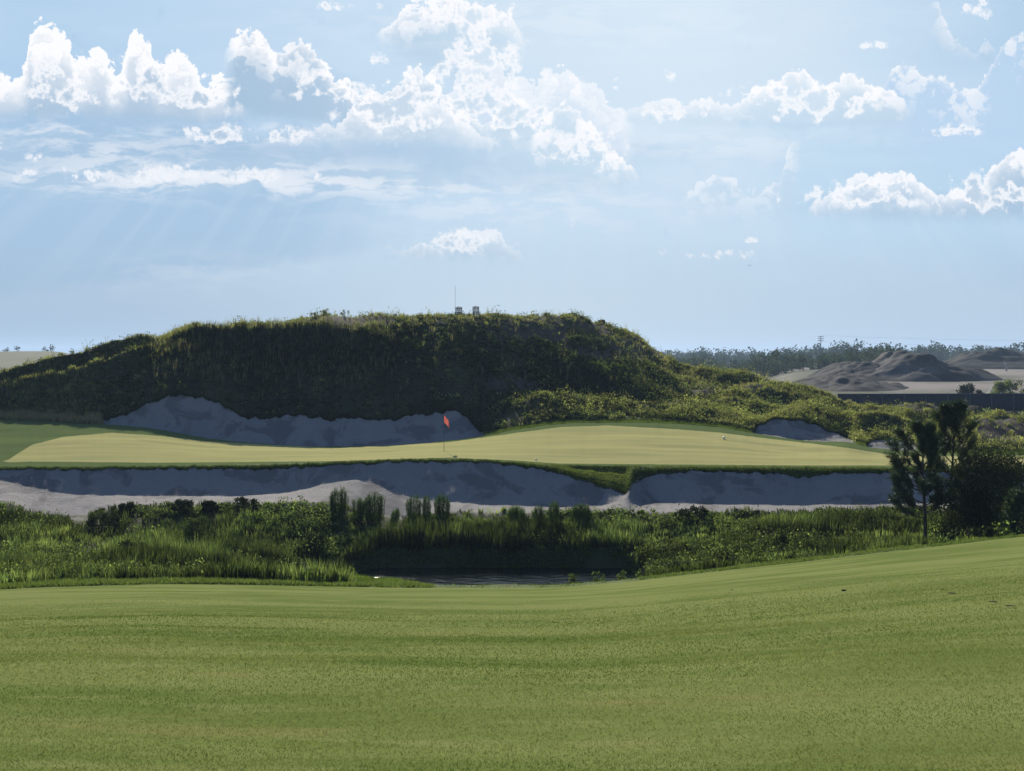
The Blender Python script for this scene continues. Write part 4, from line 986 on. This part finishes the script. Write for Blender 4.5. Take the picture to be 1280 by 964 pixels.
# ------------------------------------------------------------------ world: sky and clouds
def build_world():
    KS = .085 / .05 / 1.23
    wd = bpy.data.worlds.new('World'); scene.world = wd; wd.use_nodes = True
    nt = wd.node_tree; nt.nodes.clear(); n = N(nt)
    out = n.node('ShaderNodeOutputWorld'); bg = n.node('ShaderNodeBackground')
    sky = n.node('ShaderNodeTexSky', sky_type='NISHITA', sun_disc=False)
    sky.sun_elevation = math.radians(SUN_EL); sky.sun_rotation = math.radians(SUN_AZ); sky.altitude = 10; sky.air_density = 1.0; sky.dust_density = 1.2; sky.ozone_density = 1.5
    tc = n.node('ShaderNodeTexCoord'); x, y, z = n.sep(tc.outputs['Generated'])
    yc = n.math('MAXIMUM', y, .12)
    PXn = x / yc * F + CX; PYn = HOR - z / yc * F
    front = n.sstep(.2, .5, y)
    v = n.xyz(PXn * .01, PYn * .01, 0.0)
    w1 = n.noise(v, 1.1, 5, .6, color=True, d2=True); wx, wy, wz = n.sep(w1)
    X1 = PXn + (wx - .5) * 30; Y1 = PYn + (wy - .5) * 24
    vv = n.xyz(X1 * .01, Y1 * .01, 0.0)
    vo = n.node('ShaderNodeTexVoronoi', feature='F1', voronoi_dimensions='2D'); n.put(vo.inputs['Vector'], vv); vo.inputs['Scale'].default_value = 5.5
    vo.inputs['Detail'].default_value = 3.0; vo.inputs['Roughness'].default_value = .55
    bil = X(n, vo.outputs['Distance']) * .42
    fine = n.noise(v, 9, 5, .65, d2=True)
    med = n.noise(v, 2.6, 6, .6, d2=True)
    disp = (.37 - bil) * 55 + (fine - .5) * 8
    K = lambda c: tuple(q * KS for q in c)
    WHITE = (11.6, 11.6, 11.9)
    GREY = (5.4, 7.2, 9.7)
    PALE = (7.6, 8.9, 10.6)
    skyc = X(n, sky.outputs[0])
    skyc = n.mulc(skyc, n.mix(n.sstep(-.3, .5, y), (1.15, 1.4, 1.85), (1.0, 1.0, 1.0)))  # bluer, brighter tint added to the unseen back sky to fill the shade
    # thin high veil over the whole sky
    veil = n.sstep(.22, .6, z, .88, .25) * front
    glow = n.math('EXPONENT', (((PXn - 840) * (1 / 430.)) * ((PXn - 840) * (1 / 430.)) + ((PYn - 40) * (1 / 330.)) * ((PYn - 40) * (1 / 330.))) * -1.0)
    base = n.mix(veil, skyc, K((3.9, 6.55, 9.5)))
    st = n.noise(n.xyz(PXn * .0022, PYn * .011, 1.0), 1.0, 4, .6, d2=True)
    base = n.mix(n.sstep(.38, .72, st) * .30 * front, base, K((6.8, 8.7, 10.5)))
    base = n.mix(glow * .8 * front, base, K((8.8, 10.1, 11.2)))
    cur = base
    gmix = n.sstep(0.1, .9, glow)
    GR = n.mix(gmix, K((4.5, 6.3, 8.3)), K((6.9, 8.7, 10.3)))
    def over(cur, a, col): return n.mix(a, cur, K(col) if isinstance(col, tuple) else col)
    # broad grey rain band, lower left
    a = n.sstep(225, 250, PYn + (med - .5) * 30) * n.sstep(355, 335, PYn + (PXn - 200) * .12 + (med - .5) * 24) * n.sstep(560, 330, PXn)
    cur = over(cur, a * .85 * front, (4.35, 6.4, 8.75))
    a = n.sstep(150, 175, PYn + (med - .5) * 40) * n.sstep(250, 225, PYn + (med - .5) * 30) * n.sstep(900, 700, PXn)
    cur = over(cur, a * .6 * front, GR)
    # broad grey masses, right
    a = n.sstep(150, 190, PYn + (med - .5) * 60) * n.sstep(360, 280, PYn) * n.sstep(960, 1010, PXn + (med - .5) * 60)
    cur = over(cur, a * .6 * front, (5.9, 8.2, 10.2))
    def layer(cur, pts, bots, rim=14., alpha=1., dscale=1., soft=4., grey=None, rimpow=1., botsoft=22.):
        x0 = pts[0][0]; x1 = pts[-1][0]
        topc = n.fcurve(PXn, pts, x0, x1, -60, 400)
        botc = n.fcurve(PXn, bots, x0, x1, -60, 400) if len(bots) > 1 else bots[0]
        d = PYn - topc + disp * (dscale * .85)
        inside = n.sstep(0.0, soft, d)
        fade = n.sstep(botc, botc - botsoft, PYn + (med - .5) * 36 + (fine - .5) * 10) if not isinstance(botc, float) else n.sstep(botc, botc - botsoft, PYn + (med - .5) * 36 + (fine - .5) * 10)
        ends = n.sstep(x0, x0 + 18, X1) * n.sstep(x1, x1 - 18, X1)
        r = n.math('EXPONENT', (n.math('MAXIMUM', d, 0.0) * (-1. / rim)))
        lum = n.math('MINIMUM', r * 1.25 + n.sstep(.44, .58, med + (.36 - bil) * .6) * .75 * n.sstep(80., 8., d), 1.0)
        lum = lum * n.sstep(botc + 5, botc - 50, PYn + (med - .5) * 40, 0.25, 1.0) if botsoft < 35 else lum
        col = n.mix(lum, K(grey) if grey else GR, K(WHITE))
        return n.mix(inside * fade * ends * alpha * front, cur, col)
    for (cx, cy, rx, ry, al) in ((150, 146, 210, 24, .7), (375, 118, 72, 36, .7), (560, 55, 70, 34, .6), (650, 195, 210, 30, .7), (1010, 148, 140, 13, .6), (1120, 256, 130, 18, .6), (240, 190, 260, 12, .5)):
        dx = (PXn - cx) * (1. / rx); dy = (Y1 - cy) * (1. / ry)
        g = n.math('EXPONENT', (dx * dx + dy * dy) * -1.0)
        cur = over(cur, n.sstep(.1, .8, g + (med - .5) * .8) * al * front, n.mix(gmix, K((4.2, 6.15, 8.5)), K((5.9, 7.9, 9.8))))
    # far and faint first
    cur = layer(cur, [(845, 262), (870, 232), (885, 222), (900, 216), (918, 226), (935, 240), (955, 238), (975, 222), (985, 190), (1005, 165)], [(845, 300), (1005, 300)], 4, .5, .8, botsoft=70.)
    cur = layer(cur, [(1098, 118), (1112, 92), (1122, 82), (1140, 80), (1156, 93), (1180, 98), (1205, 113), (1225, 103), (1238, 86), (1250, 60), (1275, 40), (1330, 20)], [(1098, 190), (1200, 250), (1330, 260)], 3.2, .75, .55, botsoft=90., grey=(5.9, 7.9, 10.3))
    cur = layer(cur, [(1160, 5), (1170, 2), (1180, 22), (1192, 48), (1205, 52), (1218, 64), (1232, 50), (1250, 70)], [(1160, 75), (1250, 92)], 6, .5, .6)
    cur = layer(cur, [(470, 48), (484, 28), (500, 12), (525, 3), (560, -4), (600, 2), (630, 14), (648, 32), (662, 62)], [(470, 60), (560, 105), (662, 120)], 13, .95, 1.0, botsoft=40.)
    cur = layer(cur, [(540, 130), (565, 105), (580, 70), (600, 55), (622, 75), (650, 95), (700, 88), (735, 100), (765, 125), (800, 165)], [(540, 190), (800, 240)], 30, .6, 1.2, grey=PALE, botsoft=60.)
    cur = layer(cur, [(-120, 80), (-40, 90), (0, 93), (22, 95), (33, 70), (40, 34), (52, 28), (70, 36), (86, 50), (96, 74), (108, 70), (117, 60), (127, 62), (142, 84), (154, 78), (163, 45), (172, 37), (186, 50), (200, 76), (214, 70), (230, 64), (243, 84), (258, 98), (280, 96), (300, 108), (320, 128)], [(-120, 150), (320, 160)], 44, 1.0, 1.0)
    cur = layer(cur, [(276, 96), (284, 60), (300, 41), (318, 38), (333, 48), (345, 64), (358, 60), (370, 52), (386, 56), (402, 72), (416, 94), (432, 98), (452, 118), (470, 112), (492, 106), (506, 92), (522, 84), (537, 88), (549, 108), (565, 122), (590, 138), (615, 150)], [(276, 150), (420, 165), (500, 188), (615, 190)], 11, 1.0, .9)
    cur = layer(cur, [(370, 175), (395, 158), (420, 150), (450, 130), (480, 135), (505, 125), (530, 118), (556, 130), (580, 150), (600, 165), (640, 170)], [(370, 185), (640, 195)], 24, .8, 1.1)
    cur = layer(cur, [(600, 168), (618, 142), (632, 126), (645, 122), (660, 130), (672, 158), (680, 146), (694, 132), (710, 132), (726, 144), (742, 160), (762, 182), (786, 202), (806, 232)], [(600, 225), (700, 250), (806, 245)], 8, .95, .8, botsoft=30.)
    cur = layer(cur, [(776, 148), (792, 133), (812, 126), (850, 124), (885, 124), (912, 132), (930, 122), (945, 108), (962, 104), (976, 98), (988, 86), (1002, 84), (1014, 98), (1034, 106), (1050, 96), (1072, 92), (1090, 106), (1112, 108), (1130, 124), (1144, 148)], [(776, 152), (900, 158), (1000, 158), (1144, 156)], 13, 1.0, .6, botsoft=12.)
    cur = layer(cur, [(1004, 268), (1025, 244), (1045, 232), (1066, 221), (1090, 217), (1115, 214), (1140, 218), (1156, 232), (1170, 240), (1200, 236), (1226, 226), (1246, 202), (1266, 190), (1300, 182), (1400, 190)], [(1004, 282), (1400, 285)], 14, .9, .6, botsoft=26.)
    cur = layer(cur, [(470, 328), (495, 312), (520, 304), (548, 302), (566, 290), (585, 284), (606, 284), (626, 292), (642, 308), (660, 326)], [(470, 332), (660, 336)], 12, .7, .7, botsoft=18.)
    # the bright ragged mass in the middle and loose puffs
    reg = None
    for (cx, cy, rx, ry, al) in ((60, 105, 110, 40, .95), (215, 110, 100, 42, 1.0), (400, 110, 60, 34, .75), (500, 135, 110, 42, 1.05), (600, 95, 62, 75, 1.1), (590, 15, 80, 26, .9), (735, 190, 80, 40, .8), (640, 150, 70, 30, .9), (850, 140, 70, 16, .9), (1010, 125, 120, 30, 1.0), (1090, 240, 100, 24, .85), (1235, 240, 80, 34, .95), (570, 305, 85, 20, .85), (300, 168, 110, 16, .8), (220, 218, 240, 16, .85), (30, 185, 70, 20, .7), (1195, 165, 50, 14, .9), (1225, 12, 34, 24, .85), (880, 318, 80, 12, .75), (700, 280, 60, 14, .6), (720, 105, 70, 26, .7), (825, 92, 30, 16, .6), (980, 252, 30, 12, .7), (1085, 57, 30, 9, .75), (470, 75, 18, 14, .8), (430, 7, 48, 9, .85), (940, 298, 30, 8, .65)):
        dx = (PXn - cx) * (1. / rx); dy = (PYn - cy) * (1. / ry)
        g = n.math('EXPONENT', n.math('MULTIPLY', dx * dx + dy * dy, -1.0)) * al
        reg = g if reg is None else n.math('MAXIMUM', reg, g)
    den = reg * 1.35 + (med - .5) * 2.9 + (.36 - bil) * 1.25 + (fine - .5) * .55 - .78
    cm = n.mix(n.sstep(.34, .9, den) * .85, K(WHITE), GR)
    cur = over(cur, n.sstep(0., .50, den) * n.sstep(.15, .5, reg) * .92 * front, cm)
    # faint rays fanning out below the hidden sun
    ang = n.math('ARCTAN2', PXn - 730, PYn + 380)
    ray = n.noise(n.xyz(ang, 0.5, 0.0), 26, 2, .5, d2=True)
    cur = over(cur, n.sstep(.48, .62, ray) * n.sstep(170, 260, PYn) * n.sstep(430, 330, PYn) * .10 * front, (8.0, 9.2, 10.4))
    # wispy streaks
    wn = n.noise(n.xyz(X1 * .006, Y1 * .028, 2.0), 2.0, 5, .62, d2=True)
    for (cx, cy, rx, ry, al) in ((240, 222, 250, 20, .85), (130, 190, 110, 18, .5), (300, 170, 120, 12, .6), (60, 165, 90, 14, .5), (640, 255, 220, 30, .35), (420, 235, 170, 10, .5), (240, 345, 120, 26, .35), (860, 180, 260, 20, .3), (700, 30, 300, 30, .25)):
        dx = (PXn - cx) * (1. / rx); dy = (Y1 - cy) * (1. / ry)
        g = n.math('EXPONENT', (dx * dx + dy * dy) * -1.0)
        cur = over(cur, n.sstep(.42, .60, wn) * g * al * front, (10.4, 10.7, 11.3))
    # horizon haze band
    cg = n.math('EXPONENT', ((PXn - 660) * (1 / 330.)) * ((PXn - 660) * (1 / 330.)) * -1.0)
    hz = n.mix(cg, n.mix(n.sstep(300, 900, PXn), K((4.1, 5.6, 7.3)), K((5.55, 7.0, 8.5))), K((6.4, 7.8, 8.9)))
    cur = n.mix(n.sstep(250, 420, PYn) * .85 * front, cur, hz)
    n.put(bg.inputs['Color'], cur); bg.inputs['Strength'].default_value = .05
    nt.links.new(bg.outputs[0], out.inputs['Surface'])
    wd.cycles.sampling_method = 'NONE'
build_world()

# ------------------------------------------------------------------ haze
HAZE = 0.00016
me = bpy.data.meshes.new('haze'); a = 5900; y0, y1 = -60, 5650; zb, zt = -4.8, 40
xs_ = float(np.abs(ALLX).max()) + 20
V = [(sx * xs_, yy, zz) for sx in (-1, 1) for yy in (y0, y1) for zz in (zb - 1, zt)]
me.from_pydata(V, [], [(0, 1, 3, 2), (4, 6, 7, 5), (0, 4, 5, 1), (2, 3, 7, 6), (0, 2, 6, 4), (1, 5, 7, 3)])
hm = bpy.data.materials.new('haze'); hm.use_nodes = True; hm.node_tree.nodes.clear(); n = N(hm.node_tree)
ho = n.node('ShaderNodeOutputMaterial'); pv = n.node('ShaderNodeVolumePrincipled'); pv.inputs['Color'].default_value = (.50, .69, 1, 1); pv.inputs['Density'].default_value = HAZE; pv.inputs['Anisotropy'].default_value = .3
hm.node_tree.links.new(pv.outputs[0], ho.inputs['Volume'])
o = link('haze', me, hm); tag(o, 'thin pale air haze over the whole course', 'haze', kind='stuff')

# ------------------------------------------------------------------ sun and camera
sl = bpy.data.lights.new('sun', 'SUN'); sl.energy = 5.0; sl.angle = math.radians(.5); sl.color = (1, .92, .78)
so = bpy.data.objects.new('sun', sl); COL.objects.link(so)
el, az = math.radians(SUN_EL), math.radians(SUN_AZ)
d = Vector((math.sin(az) * math.cos(el), math.cos(az) * math.cos(el), math.sin(el)))
so.rotation_euler = d.to_track_quat('Z', 'Y').to_euler(); so.location = (0, 0, 60)
cam = bpy.data.cameras.new('camera'); co = bpy.data.objects.new('camera', cam); COL.objects.link(co)
co.location = (0, 0, HC); co.rotation_euler = (math.radians(90), 0, 0)
cam.sensor_width = 36; cam.lens = 36 * F / 1280; cam.shift_y = -(482 - HOR) / 1280; cam.clip_start = .1; cam.clip_end = 12000
scene.camera = co
scene.cycles.use_adaptive_sampling = True; scene.cycles.adaptive_threshold = .02; scene.cycles.max_bounces = 6; scene.cycles.diffuse_bounces = 3
vs = scene.view_settings; vs.view_transform = 'Standard'; vs.look = 'None'; vs.exposure = 0.3; vs.gamma = 1
scene.render.resolution_x = 1024; scene.render.resolution_y = 771
